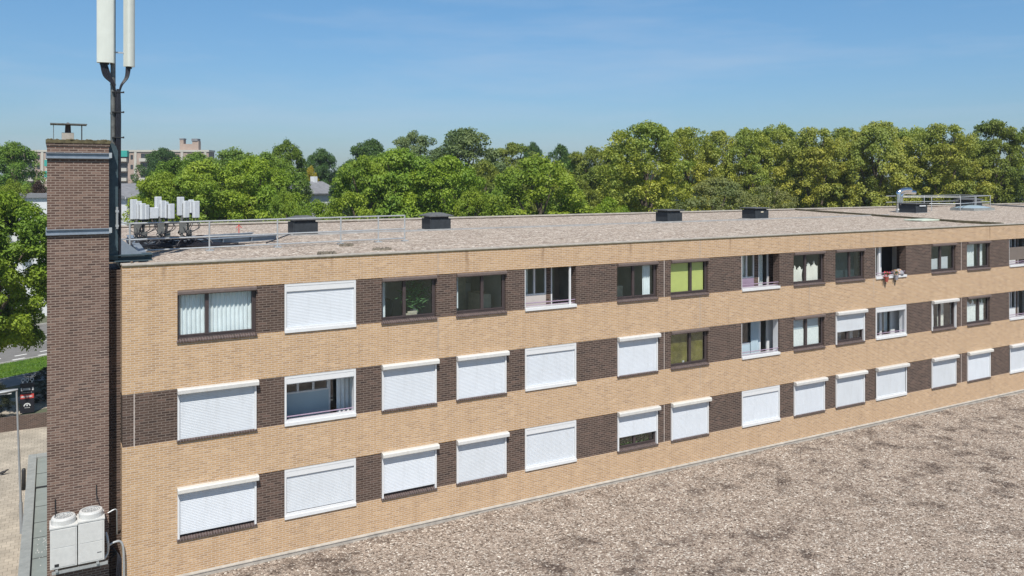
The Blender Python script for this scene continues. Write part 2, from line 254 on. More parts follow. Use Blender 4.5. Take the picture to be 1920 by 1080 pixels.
# ------------------------------------------------------------------ mesh helpers
class MB:
    def __init__(s): s.v = []; s.f = []; s.smooth = False
    def box(s, x0, x1, y0, y1, z0, z1):
        b = len(s.v); s.v += [(x0,y0,z0),(x1,y0,z0),(x1,y1,z0),(x0,y1,z0),(x0,y0,z1),(x1,y0,z1),(x1,y1,z1),(x0,y1,z1)]
        s.f += [tuple(b+i for i in q) for q in ((0,3,2,1),(4,5,6,7),(0,1,5,4),(1,2,6,5),(2,3,7,6),(3,0,4,7))]; return s
    def prism(s, pts, a0, a1, axis='x'):     # pts in the other two axes, extruded along axis
        k = len(pts); b = len(s.v)
        for a in (a0, a1):
            for (p, q) in pts: s.v.append({'x': (a, p, q), 'y': (p, a, q), 'z': (p, q, a)}[axis])
        s.f.append(tuple(b+i for i in range(k))[::-1]); s.f.append(tuple(b+k+i for i in range(k)))
        for i in range(k): s.f.append((b+i, b+(i+1) % k, b+k+(i+1) % k, b+k+i))
        return s
    def tube(s, p0, p1, r0, r1=None, n=8, cap=True):
        r1 = r0 if r1 is None else r1; p0 = Vector(p0); p1 = Vector(p1); d = (p1-p0).normalized()
        u = d.orthogonal().normalized(); w_ = d.cross(u); b = len(s.v)
        for p, r in ((p0, r0), (p1, r1)):
            for i in range(n):
                a = 2*math.pi*i/n; s.v.append(tuple(p+u*(r*math.cos(a))+w_*(r*math.sin(a))))
        for i in range(n): s.f.append((b+i, b+(i+1) % n, b+n+(i+1) % n, b+n+i))
        if cap: s.f.append(tuple(b+i for i in range(n))[::-1]); s.f.append(tuple(b+n+i for i in range(n)))
        return s
    def path(s, pts, r, n=6):          # one continuous swept tube
        P_ = [Vector(p) for p in pts]; u = None; b = len(s.v)
        for i, p in enumerate(P_):
            d = ((P_[min(i+1, len(P_)-1)]-P_[max(i-1, 0)])).normalized()
            u = d.orthogonal().normalized() if u is None else (u-d*u.dot(d)).normalized()
            w_ = d.cross(u)
            for k in range(n): a = 2*math.pi*k/n; s.v.append(tuple(p+u*(r*math.cos(a))+w_*(r*math.sin(a))))
        for i in range(len(P_)-1):
            for k in range(n): s.f.append((b+i*n+k, b+i*n+(k+1) % n, b+(i+1)*n+(k+1) % n, b+(i+1)*n+k))
        return s
    def curve(s, pts, r, n=6, k=6):           # catmull-rom through pts
        P_ = [Vector(p) for p in pts]; P_ = [2*P_[0]-P_[1]]+P_+[2*P_[-1]-P_[-2]]; o = []
        for i in range(1, len(P_)-2):
            for j in range(k):
                t = j/k; a, b, c, d = P_[i-1:i+3]
                o.append(0.5*((2*b)+(c-a)*t+(2*a-5*b+4*c-d)*t*t+(3*b-a-3*c+d)*t**3))
        o.append(P_[-2]); return s.path(o, r, n)
    def lathe(s, cx, cy, prof, n=20):
        b = len(s.v)
        for (r, z) in prof:
            for i in range(n):
                a = 2*math.pi*i/n; s.v.append((cx+r*math.cos(a), cy+r*math.sin(a), z))
        for j in range(len(prof)-1):
            for i in range(n): s.f.append((b+j*n+i, b+j*n+(i+1) % n, b+(j+1)*n+(i+1) % n, b+(j+1)*n+i))
        s.f.append(tuple(b+i for i in range(n))[::-1]); s.f.append(tuple(b+(len(prof)-1)*n+i for i in range(n)))
        return s
    def quad(s, a, b, c, d):
        k = len(s.v); s.v += [a, b, c, d]; s.f.append((k, k+1, k+2, k+3)); return s
    def each(s, name, mat, parent=None, **k):      # one object per loose piece
        par = list(range(len(s.v)))
        def find(a):
            while par[a] != a: par[a] = par[par[a]]; a = par[a]
            return a
        for f in s.f:
            for q in f[1:]: par[find(q)] = find(f[0])
        gr_ = {}
        for f in s.f: gr_.setdefault(find(f[0]), []).append(f)
        for fs in gr_.values():
            ids = sorted({i for f in fs for i in f}); mp_ = {i: j for j, i in enumerate(ids)}; m2 = MB(); m2.v = [s.v[i] for i in ids]; m2.f = [tuple(mp_[i] for i in f) for f in fs]; m2.build(name, mat, parent, **k)
    def build(s, name, mat, parent=None, label=None, loc=None, bevel=0, smooth=False):
        me = bpy.data.meshes.new(name)
        org = Vector(loc) if loc is not None else (Vector(parent['_w']) if parent is not None and '_w' in parent else Vector((0, 0, 0)))
        me.from_pydata([tuple(Vector(q)-org) for q in s.v], [], s.f)
        me.materials.append(MAT[mat]); me.validate()
        o = bpy.data.objects.new(name, me); COL.objects.link(o)
        if parent is not None: o.parent = parent; o.location = org-Vector(parent['_w'])
        else: o.location = org
        o['_w'] = tuple(org)
        if label: o['label'] = label
        if smooth:
            for q in me.polygons: q.use_smooth = True
        if bevel:
            md = o.modifiers.new('bevel', 'BEVEL'); md.width = bevel; md.segments = 2; md.limit_method = 'ANGLE'
        return o
def tag(o, label, cat, group=None):
    o['label'] = label; o['category'] = cat
    if group: o['group'] = group
    return o
def thing(name, loc, label, cat, group=None):
    o = bpy.data.objects.new(name, None); COL.objects.link(o); o.location = loc; o['_w'] = tuple(loc); o.empty_display_size = .3
    return tag(o, label, cat, group)
def struct(o, kind='structure'): o['kind'] = kind; return o
def copy_tree(o, loc, parent=None):
    c = o.copy(); COL.objects.link(c)
    if parent is None: c.location = loc; c['_w'] = tuple(loc)
    else: c.parent = parent
    for ch in o.children: copy_tree(ch, None, c)
    return c
# ------------------------------------------------------------------ apartment building
BX = 100.0; BD = 20.5; ZR = 12.5
bd = thing('apartment_building', (0, 0, 0), 'long flat block in tan and dark brown brick with rows of white shutters', 'building')
ROWS = {1: (10.39, 11.80), 2: (7.62, 9.05), 3: (4.85, 6.28)}
COLS = [(1.40, 3.55, 'w'), (4.37, 6.56, 'l'), (7.41, 9.28, 'w'), (10.01, 11.88, 'w'), (12.63, 14.75, 'l'), (16.58, 18.46, 'w'), (19.13, 21.02, 'w'),
        (22.84, 24.99, 'l'), (25.84, 27.73, 'w'), (28.46, 30.36, 'w'), (31.15, 33.33, 'l'), (35.25, 37.16, 'w'), (38.10, 40.03, 'w'), (41.75, 43.95, 'l'), (44.85, 46.75, 'w'), (47.6, 49.5, 'w'), (50.2, 52.4, 'l')]
mb = MB()
# tan horizontal bands (front) and the end wall
for z0, z1 in ((0, 4.85), (6.28, 7.62), (9.05, 10.39), (11.80, 12.55)): mb.box(0, BX, 0, .35, z0, z1)
for r in (1, 3):
    z0, z1 = ROWS[r]; mb.box(0, 1.40, 0, .35, z0, z1)
mb.box(0, .35, .35, BD, 0, 7.62); mb.box(0, .35, .35, BD, 9.05, 12.55); mb.box(0, .35, 1.1, BD, 7.62, 9.05)
mb.box(.35, BX, BD-.3, BD, 0, 12.55)
mb.build('wall', 'tan_brick', bd)
mb = MB()
for r, (z0, z1) in ROWS.items():
    xs = [c[:2] for c in COLS]
    if r == 2: mb.box(.012, 1.40, .012, .35, z0, z1); mb.box(.012, .35, .35, 1.1, z0, z1)
    for (a, b) in zip(xs, xs[1:]+[(BX, 0)]): mb.box(a[1], b[0], .015, .35, z0, z1)
mb.each('dark_brick_pier', 'brown_brick', bd)
mb = MB(); mb.box(-.30, .0, .5, 2.4, 0, 12.42); mb.build('side_wall', 'brown_brick', bd)
mb = MB(); mb.box(.0, .24, -.018, .24, 12.55, 12.60); mb.box(.24, BX, -.018, .22, 12.55, 12.60); mb.box(0-.018, .24, .24, BD, 12.55, 12.60); mb.box(.36, BX, BD-.36, BD+.02, 12.55, 12.63)
mb.build('coping', 'concrete_coping', bd, bevel=.008)
mb = MB(); mb.box(.0, BX, -.021, -.0, 12.52, 12.55); mb.build('coping_edge', 'moss', bd)
# gravel roof as a gently uneven sheet
def sheet(x0, x1, y0, y1, z, nx, ny, amp, sc, zb=-.2, edge=0):
    mb = MB()
    for j in range(ny+1):
        for i in range(nx+1):
            x = x0+(x1-x0)*i/nx; y = y0+(y1-y0)*j/ny
            mb.v.append((x, y, z+amp*noise.noise(Vector((x*sc, y*sc, 3.1)))))
    for j in range(ny):
        for i in range(nx):
            a = j*(nx+1)+i; mb.f.append((a, a+1, a+nx+2, a+nx+1))
    return mb
sheet(.24, BX, .22, BD-.36, ZR, 160, 40, .03, .6).build('gravel_bed', 'roof_gravel', bd, smooth=True)
mb = MB(); mb.box(.35, BX, .35, BD-.3, 12.2, 12.42); mb.build('roof_slab', 'concrete_coping', bd)
# raised felt-covered ridges across the gravel
def ridge(pts, wd, h, mat='lead_flashing'):
    mb = MB()
    for (a, b) in zip(pts, pts[1:]):
        d = (Vector(b)-Vector(a)).normalized(); nrm = Vector((-d.y, d.x))*wd/2; A = Vector(a); B = Vector(b)
        k = len(mb.v)
        for q in (A-nrm, A+nrm, B+nrm, B-nrm): mb.v.append((q.x, q.y, ZR-.05))
        for q in (A-nrm*.8, A+nrm*.8, B+nrm*.8, B-nrm*.8): mb.v.append((q.x, q.y, ZR+h))
        mb.f += [tuple(k+i for i in q) for q in ((4,5,6,7),(0,1,5,4),(1,2,6,5),(2,3,7,6),(3,0,4,7))]
    mb.build('roof_ridge', mat, bd)
ridge([(5.6, 10.75), (30, 10.85), (47.0, 10.9)], .16, .07)
ridge([(48.6, 20.1), (45.3, 10.9), (42.4, 3.2), (42.0, .5)], .22, .12, 'moss')
ridge([(74.2, 20.1), (70.5, 14.4), (66, .5)], .22, .12, 'lead_flashing')
# pale expansion joints
mb = MB()
for x in (.30, 18.80, 37.62):
    for r in ((2,) if x < 1 else (1, 2, 3)):
        z0, z1 = ROWS[r]; mb.box(x-.012, x+.012, .0045, .02, z0, z1)
mb.each('expansion_joint', 'joint_pale', bd)
mb = MB(); mb.box(.02, BX, -.07, 0.0, 3.60, 3.80); mb.prism([(-.09, 3.80), (-.09, 3.82), (0, 3.85), (0, 3.80)], 0.0, BX, 'x'); mb.build('base_flashing', 'concrete_coping', bd)
for (x, z) in ((20.9, 3.98),): pass

def slats(x0, x1, zb, zt, y):
    mb = MB(); z = zt; h = .045
    while z > zb+.001:
        z2 = max(zb, z-h); pr = [(y+.004, z), (y-.004, z-.010), (y-.004, z2+.008), (y+.004, z2)]
        for (a, b) in zip(pr, pr[1:]): mb.quad((x0, a[0], a[1]), (x0, b[0], b[1]), (x1, b[0], b[1]), (x1, a[0], a[1]))
        z = z2
    mb.box(x0, x1, y-.012, y+.012, zb-.05, zb); return mb
def frame_mb(x0, x1, z0, z1, y0, y1, t, bars=(), tb=.07):
    mb = MB(); mb.box(x0, x0+t, y0, y1, z0, z1); mb.box(x1-t, x1, y0, y1, z0, z1); mb.box(x0+t, x1-t, y0, y1, z1-t, z1); mb.box(x0+t, x1-t, y0, y1, z0, z0+t)
    for b in bars: mb.box(b-tb/2, b+tb/2, y0+.003, y1-.003, z0+t, z1-t)
    return mb
def drape(x0, x1, z0, z1, y, folds, amp=.05, mat='curtain_grey', parent=None, ragged=0, gather=0, bottomup=False):
    mb = MB(); nx = max(8, int(folds*8)); nz_ = 8
    for j in range(nz_+1):
        for i in range(nx+1):
            t = i/nx; v = j/nz_; x = x0+(x1-x0)*t
            zz1 = z1
            if ragged: zz1 = z1-ragged*abs(math.sin(t*math.pi*2.5+.6))
            xx = x + gather*math.sin(v*math.pi)*(0.5-t)*(x1-x0)
            mb.v.append((xx, y+amp*math.sin(t*folds*2*math.pi+.4*math.sin(v*3)), z0+(zz1-z0)*v))
    for j in range(nz_):
        for i in range(nx): a = j*(nx+1)+i; mb.f.append((a, a+1, a+nx+2, a+nx+1))
    return mb.build('curtain', mat, parent, smooth=True)
def room(x0, x1, z0, z1, W, y0=.355, d=3.0, mat='room_wall'):
    mb = MB(); a, b, c, e = x0-.3, x1+.3, z0-.5, z1+.12; y1 = y0+d
    mb.quad((a,y1,c),(b,y1,c),(b,y1,e),(a,y1,e)); mb.quad((a,y0,c),(a,y1,c),(a,y1,e),(a,y0,e)); mb.quad((b,y0,c),(b,y0,e),(b,y1,e),(b,y1,c))
    mb.quad((a,y0,c),(b,y0,c),(b,y1,c),(a,y1,c)); mb.quad((a,y0,e),(a,y1,e),(b,y1,e),(b,y0,e))
    # furniture silhouettes at the back
    rs = random.Random(int(x0*10+z0)); fx = a+.5+rs.random()*.8
    mb.box(fx, fx+.9, y1-.7, y1-.1, c, c+1.0+rs.random()*.5)
    return mb.build('room', mat, W)
def sill_mb(x0, x1, z0, mat, W):
    MB().prism([(-.06, z0-.05), (-.06, z0-.012), (.09, z0+.04), (.09, z0-.05)], x0-.02, x1+.02, 'x').build('sill', mat, W)
def panes(x0, x1, z0, z1, t, bars, y, W):
    e = [x0+t-.01]+[v for b in bars for v in (b-.03, b+.03)]+[x1-t+.01]
    for a, b in zip(e[::2], e[1::2]):
        mb = MB(); mb.quad((a, y, z0+t-.01), (b, y, z0+t-.01), (b, y, z1-t+.01), (a, y, z1-t+.01)); mb.build('pane', 'glass', W)
WIN = {}
def win_dark(c, r, m, label, shutter=None, awning=True):
    x0, x1, _ = COLS[c-1]; z0, z1 = ROWS[r]; xm = x0+(x1-x0)*m
    zt = z1-.10
    mb = frame_mb(x0, x1, z0+.045, zt, .085, .15, .055)
    # the opening sash sits proud on the narrow side
    mb.box(xm-.05, xm+.05, .070, .145, z0+.10, zt-.05)
    xs = (x0, xm) if m > .5 else (xm, x1)
    for q in ((x0+.057, x1-.057),): mb.box(q[0], q[1], .075, .10, z0+.10, z0+.15)
    mb.box(x1-.115, x1-.058, .072, .10, z0+.15, zt-.06)
    W = mb.build('window', 'dark_frame', bd, label=label, loc=(x0, 0, z0), bevel=.004)
    WIN[(c, r)] = W
    sill_mb(x0, x1, z0, 'rowlock' if 0 else 'sill_brick', W)
    if awning:
        MB().prism([(-.06, z1-.135), (-.085, z1-.11), (-.085, z1-.04), (-.03, z1-.008), (.14, z1-.008), (.14, z1-.135)], x0, x1-.0, 'x').build('awning_cassette', 'dark_awning', W)
    else:
        MB().box(x0, x1, .03, .15, z1-.10, z1-.004).build('head_panel', 'dark_frame', W)
    panes(x0, x1, z0+.045, zt, .055, [xm], .12, W)
    MB().box(x0+.001, x1-.001, .15, .354, z0+.012, z0+.03).build('inner_sill', 'white_paint', W)
    room(x0, x1, z0, z1, W)
    return W, x0, x1, z0, z1, xm
def shutter_outside(W, x0, x1, z0, z1, openf, box=True, gap=.0):
    mb = MB(); y0 = -.035
    mb.box(x0, x0+.055, y0, .06, z0+.0, z1-.12); mb.box(x1-.055, x1, y0, .06, z0+.0, z1-.12)
    mb.each('guide_rail', 'white_paint', W)
    MB().prism([(-.165, z1-.135), (-.175, z1-.12), (-.175, z1-.025), (-.14, z1+.010), (-.001, z1+.018), (-.001, z1-.135)], x0-.012, x1+.05, 'x').build('shutter_box', 'cream_metal', W, bevel=.006)
    if openf is not None:
        zb = z0+.06+gap+(z1-.14-z0-.06)*openf
        slats(x0+.05, x1-.05, zb, z1-.13, .012).build('shutter', 'white_slats', W)
def win_shut(c, r, label, openf=0.0, gap=0.0, m=.45):
    W, x0, x1, z0, z1, xm = win_dark(c, r, m, label, awning=False)
    shutter_outside(W, x0, x1, z0, z1, openf, gap=gap)
    return W, x0, x1, z0, z1, xm
def loggia(c, r, label, frame=None, side='brown_brick', closed=None, housing=False, rail=True, gap=0, boxed=False, sill='white_paint', lay=None, panel='wall_white', dp=.70):
    """shallow balcony opening: glazed front set 0.4 m back. lay: (kind, width fraction) from the left; kinds w(indow over panel) d(oor) p(ier)"""
    x0, x1, _ = COLS[c-1]; z0, z1 = ROWS[r]
    if frame: mb = frame_mb(x0, x1, z0+.05, z1-.025, -.012, .09, .055)
    else: mb = MB().box(x0, x0+.03, .02, .06, z0+.1, z1-.03)
    W = mb.build('loggia_window', 'white_paint', bd, label=label, loc=(x0, 0, z0)); WIN[(c, r)] = W
    MB().box(x0-.005, x1+.005, -.05, .352, z0-.055, z0+.048).build('sill', sill, W, bevel=.006)
    if frame: MB().box(x0, x1, -.0, .35, z1-.024, z1-.003).build('head_trim', 'lead_flashing', W)
    if side != 'brown_brick':
        MB().box(x1-.012, x1+.001, .09, .352, z0+.05, z1-.03).box(x0-.001, x0+.012, .09, .352, z0+.05, z1-.03).each('reveal_lining', side, W)
    y = dp; off = dp*(x0+1.6)/24.5*.85
    MB().box(x0-.3, x0-.22, .353, dp+.1, z0-.6, z1+.3).box(x1+.42, x1+.5, .353, dp+.1, z0-.6, z1+.3).each('recess_side', side, W)
    MB().box(x0-.3, x1+.5, .353, dp+.1, z1+.06, z1+.14).build('recess_ceiling', 'wall_white', W); MB().box(x0-.3, x1+.5, .353, dp+.1, z0-.7, z0-.6).build('recess_floor', 'concrete_coping', W)
    lay = lay or (('w', .5), ('p', .12), ('d', .38)); a = x0+off-.04; L_ = x1+.42-a; W['_a'] = a; W['_y'] = y+.12
    MB().box(x0-.22, a-.002, y, y+.1, z0-.6, z1+.1).build('side_panel', panel, W)
    for kind, fr, *mt in lay:
        e = a+L_*fr
        if kind == 'p': MB().box(a, e, y, y+.12, z0-.3, z1+.06).build('pier', mt[0] if mt else 'brown_brick', W)
        else:
            zb = z0+.36 if kind == 'w' else (z0+.62 if kind == 'h' else z0-.25)
            nb = [] if (kind == 'd' or e-a < .8) else ([(a+e)/2] if kind == 'w' else [a+(e-a)/3, a+(e-a)*2/3])
            f = frame_mb(a, e, zb, z1+.06, y, y+.07, .055, nb).build('glazed_front', 'white_paint', W)
            MB().quad((a+.05, y+.04, zb+.05), (e-.05, y+.04, zb+.05), (e-.05, y+.04, z1-.02), (a+.05, y+.04, z1-.02)).build('glazing', 'glass', W)
            if kind != 'd': MB().box(a, e, y+.01, y+.06, z0-.3, zb-.002).build('lower_panel', panel, W)
        a = e
    room(x0, x1+.2, z0, z1, W, y0=dp+.14)
    if rail: MB().tube((x0, .07, z0+.20), (x1, .07, z0+.20), .018).tube((x0, .09, z0+.10), (x1, .09, z0+.10), .012).each('rail', 'rail_lilac', W)
    if housing: MB().box(x0+.056, x1-.056, -.004, .10, z1-.24, z1-.082).box(x0+.056, x1-.056, .015, .09, z1-.262, z1-.24).build('shutter_box', 'white_paint', W, bevel=.004)
    if closed is not None: slats(x0+.054, x1-.054, z0+.11+gap+closed, z1-.15, .045).build('shutter', 'white_slats', W)
    if boxed: shutter_outside(W, x0, x1, z0+.02, z1, 0.0)
    return W, x0, x1, z0, z1
# ---- top floor
W, x0, x1, z0, z1, xm = win_dark(1, 1, .37, 'wide top-floor window with dark frame and full white vertical drapes')
drape(x0+.05, x1-.08, z0+.06, z1-.12, .22, 17, .03, 'curtain_grey', W)
W, *_ = loggia(2, 1, 'shuttered top-floor loggia with white frame', frame=True, closed=0, housing=True)
W, x0, x1, z0, z1, xm = win_dark(3, 1, .42, 'top-floor window with a house plant and papers behind the right pane')
MB().box(x0+.1, xm-.1, .9, 1.3, z0-.5, z0+.55).build('armchair', 'black_rubber', W)
drape(x0+.05, x0+.3, z0, z1-.1, .5, 4, .03, 'curtain_grey', W)
W, x0, x1, z0, z1, xm = win_dark(4, 1, .53, 'top-floor window with dim beige room and narrow pale curtain on its left')
drape(x0+.03, x0+.20, z0+.2, z1-.1, .30, 3, .03, 'curtain_grey', W)
MB().box(x0+.7, x0+1.5, 2.4, 2.5, z0-.4, z1-.25).box(x1-.5, x1-.1, .9, 1.9, z0-.4, z0+.5).each('cupboard', 'cardboard', W)
W, x0, x1, z0, z1 = loggia(5, 1, 'open top-floor loggia with white window, white door and thin rail', frame=False, lay=(('w', .44), ('p', .09), ('d', .47)), panel='wall_rose')
MB().box(x1-.25, x1-.19, .05, .11, z0+.05, z1-.01).build('post', 'white_paint', W)
drape(W['_a']+.1, W['_a']+.3, z0+.2, z1, .86, 3, .03, 'net_white', W)
W, x0, x1, z0, z1, xm = win_dark(6, 1, .42, 'top-floor window with one white curtain at its right end')
drape(x1-.5, x1-.15, z0+.06, z1-.12, .27, 4, .03, 'curtain_grey', W)
MB().box(x0+.3, x0+1.0, 1.0, 1.6, z0-.5, z0+.4).build('table', 'cardboard', W)
W, x0, x1, z0, z1, xm = win_dark(7, 1, .56, 'top-floor window with bright yellow-green blinds')
for a, b in ((x0+.06, xm-.06), (xm+.06, x1-.12)):
    MB().box(a, b, .17, .175, z0+.11, z1-.17).build('blind', 'blind_green', W)
W, x0, x1, z0, z1 = loggia(8, 1, 'open top-floor loggia with lilac rail, white sill and bluish curtains', frame=False, lay=(('w', .42), ('p', .12), ('d', .30), ('p', .16)), panel='rail_lilac')
drape(W['_a']+.05, W['_a']+.45, z0+.1, z1+.1, .86, 4, .03, 'net_white', W); drape(W['_a']+1.0, W['_a']+1.5, z0-.2, z1+.1, .86, 5, .03, 'net_white', W)
W, x0, x1, z0, z1, xm = win_dark(9, 1, .42, 'top-floor window with gathered white net curtains')
drape(x0+.06, xm-.02, z0+.06, z0+.85, .22, 7, .03, 'curtain_cream', W, ragged=.22, gather=.15); drape(xm+.06, x1-.18, z0+.06, z0+.98, .22, 9, .03, 'curtain_cream', W, ragged=.25)
W, x0, x1, z0, z1, xm = win_dark(10, 1, .53, 'top-floor window with plain dark teal panes')
MB().box(x0+.06, x1-.06, .5, .51, z0, z1-.1).build('blind', 'steel_teal', W)
W, x0, x1, z0, z1 = loggia(11, 1, 'open top-floor loggia with black interior and white post, flower pots on its sill', frame=False, lay=(('d', .26), ('p', .06, 'white_paint')))
MB().box(x0+.48, x0+.60, .2, .30, z0+.05, z1-.01).build('post', 'white_paint', W)
MB().box(x0+.9, x1+1.2, 1.1, 1.15, z0-.4, z1+.1).build('dark_room_sheet', 'black_rubber', W)  # black sheet standing in for the darkness of the room
W, x0, x1, z0, z1, xm = win_dark(12, 1, .42, 'top-floor window with white half-height blind and small things on the sill')
MB().box(x0+.05, xm-.05, .2, .21, z0+.15, z0+.65).box(xm+.06, x1-.35, .2, .21, z0+.15, z0+.72).each('blind', 'wall_white', W)
rs = random.Random(5); mb = MB()
for i in range(7): q = x0+.15+i*.24; mb.box(q, q+.1, .26, .34, z0+.045, z0+.12+rs.random()*.1)
mb.each('ornament', 'wall_white', W)
W, x0, x1, z0, z1, xm = win_dark(13, 1, .58, 'top-floor window with white panel curtains, left of the right-hand loggia')
for a, b in ((x0+.06, xm-.2), (xm+.06, x1-.32)): drape(a, b, z0+.06, z1-.15, .22, 4, .02, 'net_white', W)
W, x0, x1, z0, z1 = loggia(14, 1, 'top-floor loggia at the right edge with brown screen pulled up', frame=False)
MB().box(x0+.03, x1-.03, .04, .05, z0+.3, z1-.45).build('screen', 'blind_brown', W)
# ---- middle floor
win_shut(1, 2, 'fully shuttered wide window, leftmost of the middle floor')
W, x0, x1, z0, z1 = loggia(2, 2, 'open middle-floor loggia with white frame, raised shutter and lilac rail', frame=True, side='wall_white', housing=True, lay=(('h', .60), ('d', .40)), panel='wall_blue', dp=1.0)
drape(x1-.35, x1+.35, z0-.1, z1+.1, .85, 5, .03, 'curtain_grey', W)
win_shut(3, 2, 'fully shuttered window, third from left on the middle floor'); win_shut(4, 2, 'fully shuttered window, fourth from left on the middle floor')
loggia(5, 2, 'shuttered middle-floor loggia with white frame', frame=True, closed=0, housing=True)
win_shut(6, 2, 'fully shuttered middle-floor window left of the olive-tinted window')
W, x0, x1, z0, z1, xm = win_dark(7, 2, .54, 'middle-floor window with dark olive-yellow blinds')
for a, b in ((x0+.06, xm-.06), (xm+.06, x1-.12)): MB().box(a, b, .19, .195, z0+.11, z1-.17).build('blind', 'blind_olive', W)
MB().lathe(x0+.75, .165, [(.03, z0+.04), (.05, z0+.10), (.035, z0+.17), (.05, z0+.20)], 10).build('figurine', 'white_paint', W)
W, x0, x1, z0, z1 = loggia(8, 2, 'open middle-floor loggia lined in white with rail and white curtains', frame=False, side='wall_white', lay=(('w', .38), ('p', .20, 'wall_blue'), ('d', .24), ('p', .18, 'wall_white')), panel='wall_blue')
drape(W['_a']+.6, W['_a']+1.0, z0-.2, z1+.1, .64, 5, .03, 'wall_blue', W)  # a white curtain; its bluish shade is put into the colour
W, x0, x1, z0, z1, xm = win_dark(9, 2, .45, 'middle-floor window with white net covering the lower two thirds')
for a, b in ((x0+.06, xm-.08), (xm+.06, x1-.18)):
    MB().box(a, b, .165, .17, z0+.12, z0+.85).build('net', 'net_white', W); MB().box(a, b, .19, .20, z0+.85, z1-.16).build('upper_net', 'wall_blue', W)
W, x0, x1, z0, z1, xm = win_shut(10, 2, 'middle-floor window with its shutter half lowered', openf=.42)
MB().box(x0+.4, x0+1.1, .6, 1.0, z0-.4, z0+.45).box(x0+1.3, x0+1.5, .3, .35, z0+.1, z0+.9).each('armchair', 'wall_rose', W)
W, x0, x1, z0, z1 = loggia(11, 2, 'open middle-floor loggia with thick white frame, raised shutter and white curtains', frame=True, side='wall_white', housing=True, lay=(('d', .30), ('d', .42), ('p', .28, 'wall_white')))
drape(W['_a']+.05, W['_a']+.5, z0+.0, z1+.1, .86, 5, .03, 'curtain_grey', W); drape(W['_a']+1.0, W['_a']+1.2, z0, z1+.1, .86, 3, .03, 'curtain_grey', W)
W, x0, x1, z0, z1, xm = win_dark(12, 2, .40, 'middle-floor window with white shutter box fully raised over dark panes', awning=False)
shutter_outside(W, x0, x1, z0, z1, None); drape(x0+.06, x0+.5, z0+.06, z1-.2, .25, 4, .03, 'net_white', W); drape(xm+.15, x1-.55, z0+.06, z1-.12, .3, 5, .03, 'curtain_cream', W)
W, x0, x1, z0, z1, xm = win_dark(13, 2, .56, 'middle-floor window with scalloped net curtains')
drape(x0+.06, xm-.06, z0+.06, z1-.2, .2, 6, .02, 'net_white', W, ragged=.25); drape(xm+.06, x1-.25, z0+.06, z1-.2, .2, 6, .02, 'net_white', W, ragged=.25)
loggia(14, 2, 'open dark middle-floor loggia at the right edge of the photo', frame=False)
# ---- lower floor
win_shut(1, 3, 'wide shuttered window, leftmost of the lower floor, with a dark gap below the shutter', gap=.10)
loggia(2, 3, 'shuttered lower-floor loggia with a dark gap below the shutter', frame=True, closed=0, housing=True, gap=.07)
win_shut(3, 3, 'shuttered window, third from left on the lower floor, with a dark gap below the shutter', gap=.12)
win_shut(4, 3, 'fully shuttered window, fourth from left on the lower floor'); loggia(5, 3, 'fully shuttered white-framed loggia, fifth opening from left on the lower floor', frame=True, closed=0, housing=True)
win_shut(6, 3, 'lower-floor window with shutter two thirds down and plants behind the glass', openf=.38)
win_shut(7, 3, 'fully shuttered window, seventh from left on the lower floor')
loggia(8, 3, 'fully shuttered white-framed loggia, eighth opening from left on the lower floor', frame=True, closed=0, housing=True)
win_shut(9, 3, 'fully shuttered window, ninth from left on the lower floor'); win_shut(10, 3, 'fully shuttered window, tenth from left on the lower floor')
loggia(11, 3, 'shuttered lower-floor loggia with white box and proud white sill', frame=True, boxed=True, rail=False)
win_shut(12, 3, 'fully shuttered window, twelfth from left on the lower floor'); win_shut(13, 3, 'fully shuttered window, thirteenth from left on the lower floor')
loggia(14, 3, 'shuttered lower-floor loggia at the right edge of the photo', frame=True, boxed=True, rail=False)
for c in (15, 16, 17):
    for r in (1, 2, 3): 
        if COLS[c-1][2] == 'w': win_shut(c, r, 'shuttered window beyond the right-hand loggia')
        else: loggia(c, r, 'shuttered loggia far along the facade', frame=True, closed=0, housing=True)
# ------------------------------------------------------------------ gravel annex roof in front
ax = thing('annex_building', (30, -14, 0), 'low annex with a wide pebble-covered flat roof in front of the flat block', 'building')
MB().box(.4, 72, -36, -.25, 0, 3.5).build('wall', 'tan_brick', ax)
sheet(.1, 72, -36, -.0, 3.70, 120, 60, .05, .5).build('gravel_bed', 'annex_gravel', ax, smooth=True)
MB().box(.0, .4, -36, -.26, 3.5, 3.86).box(.4, 72, -36.3, -36, 3.5, 3.86).build('coping', 'concrete_coping', ax)

# ------------------------------------------------------------------ chimney stack
ch = thing('brick_chimney', (-1.05, .7, 0), 'tall brown brick chimney stack with two steel bands and mossy top', 'chimney')
CX0, CX1, CY0, CY1 = -1.77, -.32, 0.0, 1.35
MB().box(CX0, CX1, CY0, CY1, 0, 15.78).build('shaft', 'chimney_brick', ch)
MB().box(CX0-.015, CX1+.02, CY0-.02, CY1+.02, 15.78, 15.86).build('corbel', 'brown_brick', ch)
sh = MB(); rs = random.Random(2)
sh.box(CX0-.03, CX1+.04, CY0-.035, CY1+.04, 15.86, 15.95)
for i in range(90):      # lumps of moss on the coping
    x = CX0+rs.random()*(CX1-CX0); y = CY0-.02+rs.random()**2*1.2; r = .015+.03*rs.random(); sh.lathe(x, y, [(r, 15.945), (r*.8, 15.945+r*.5), (r*.2, 15.945+r*.8)], 6)
sh.build('coping', 'moss', ch)
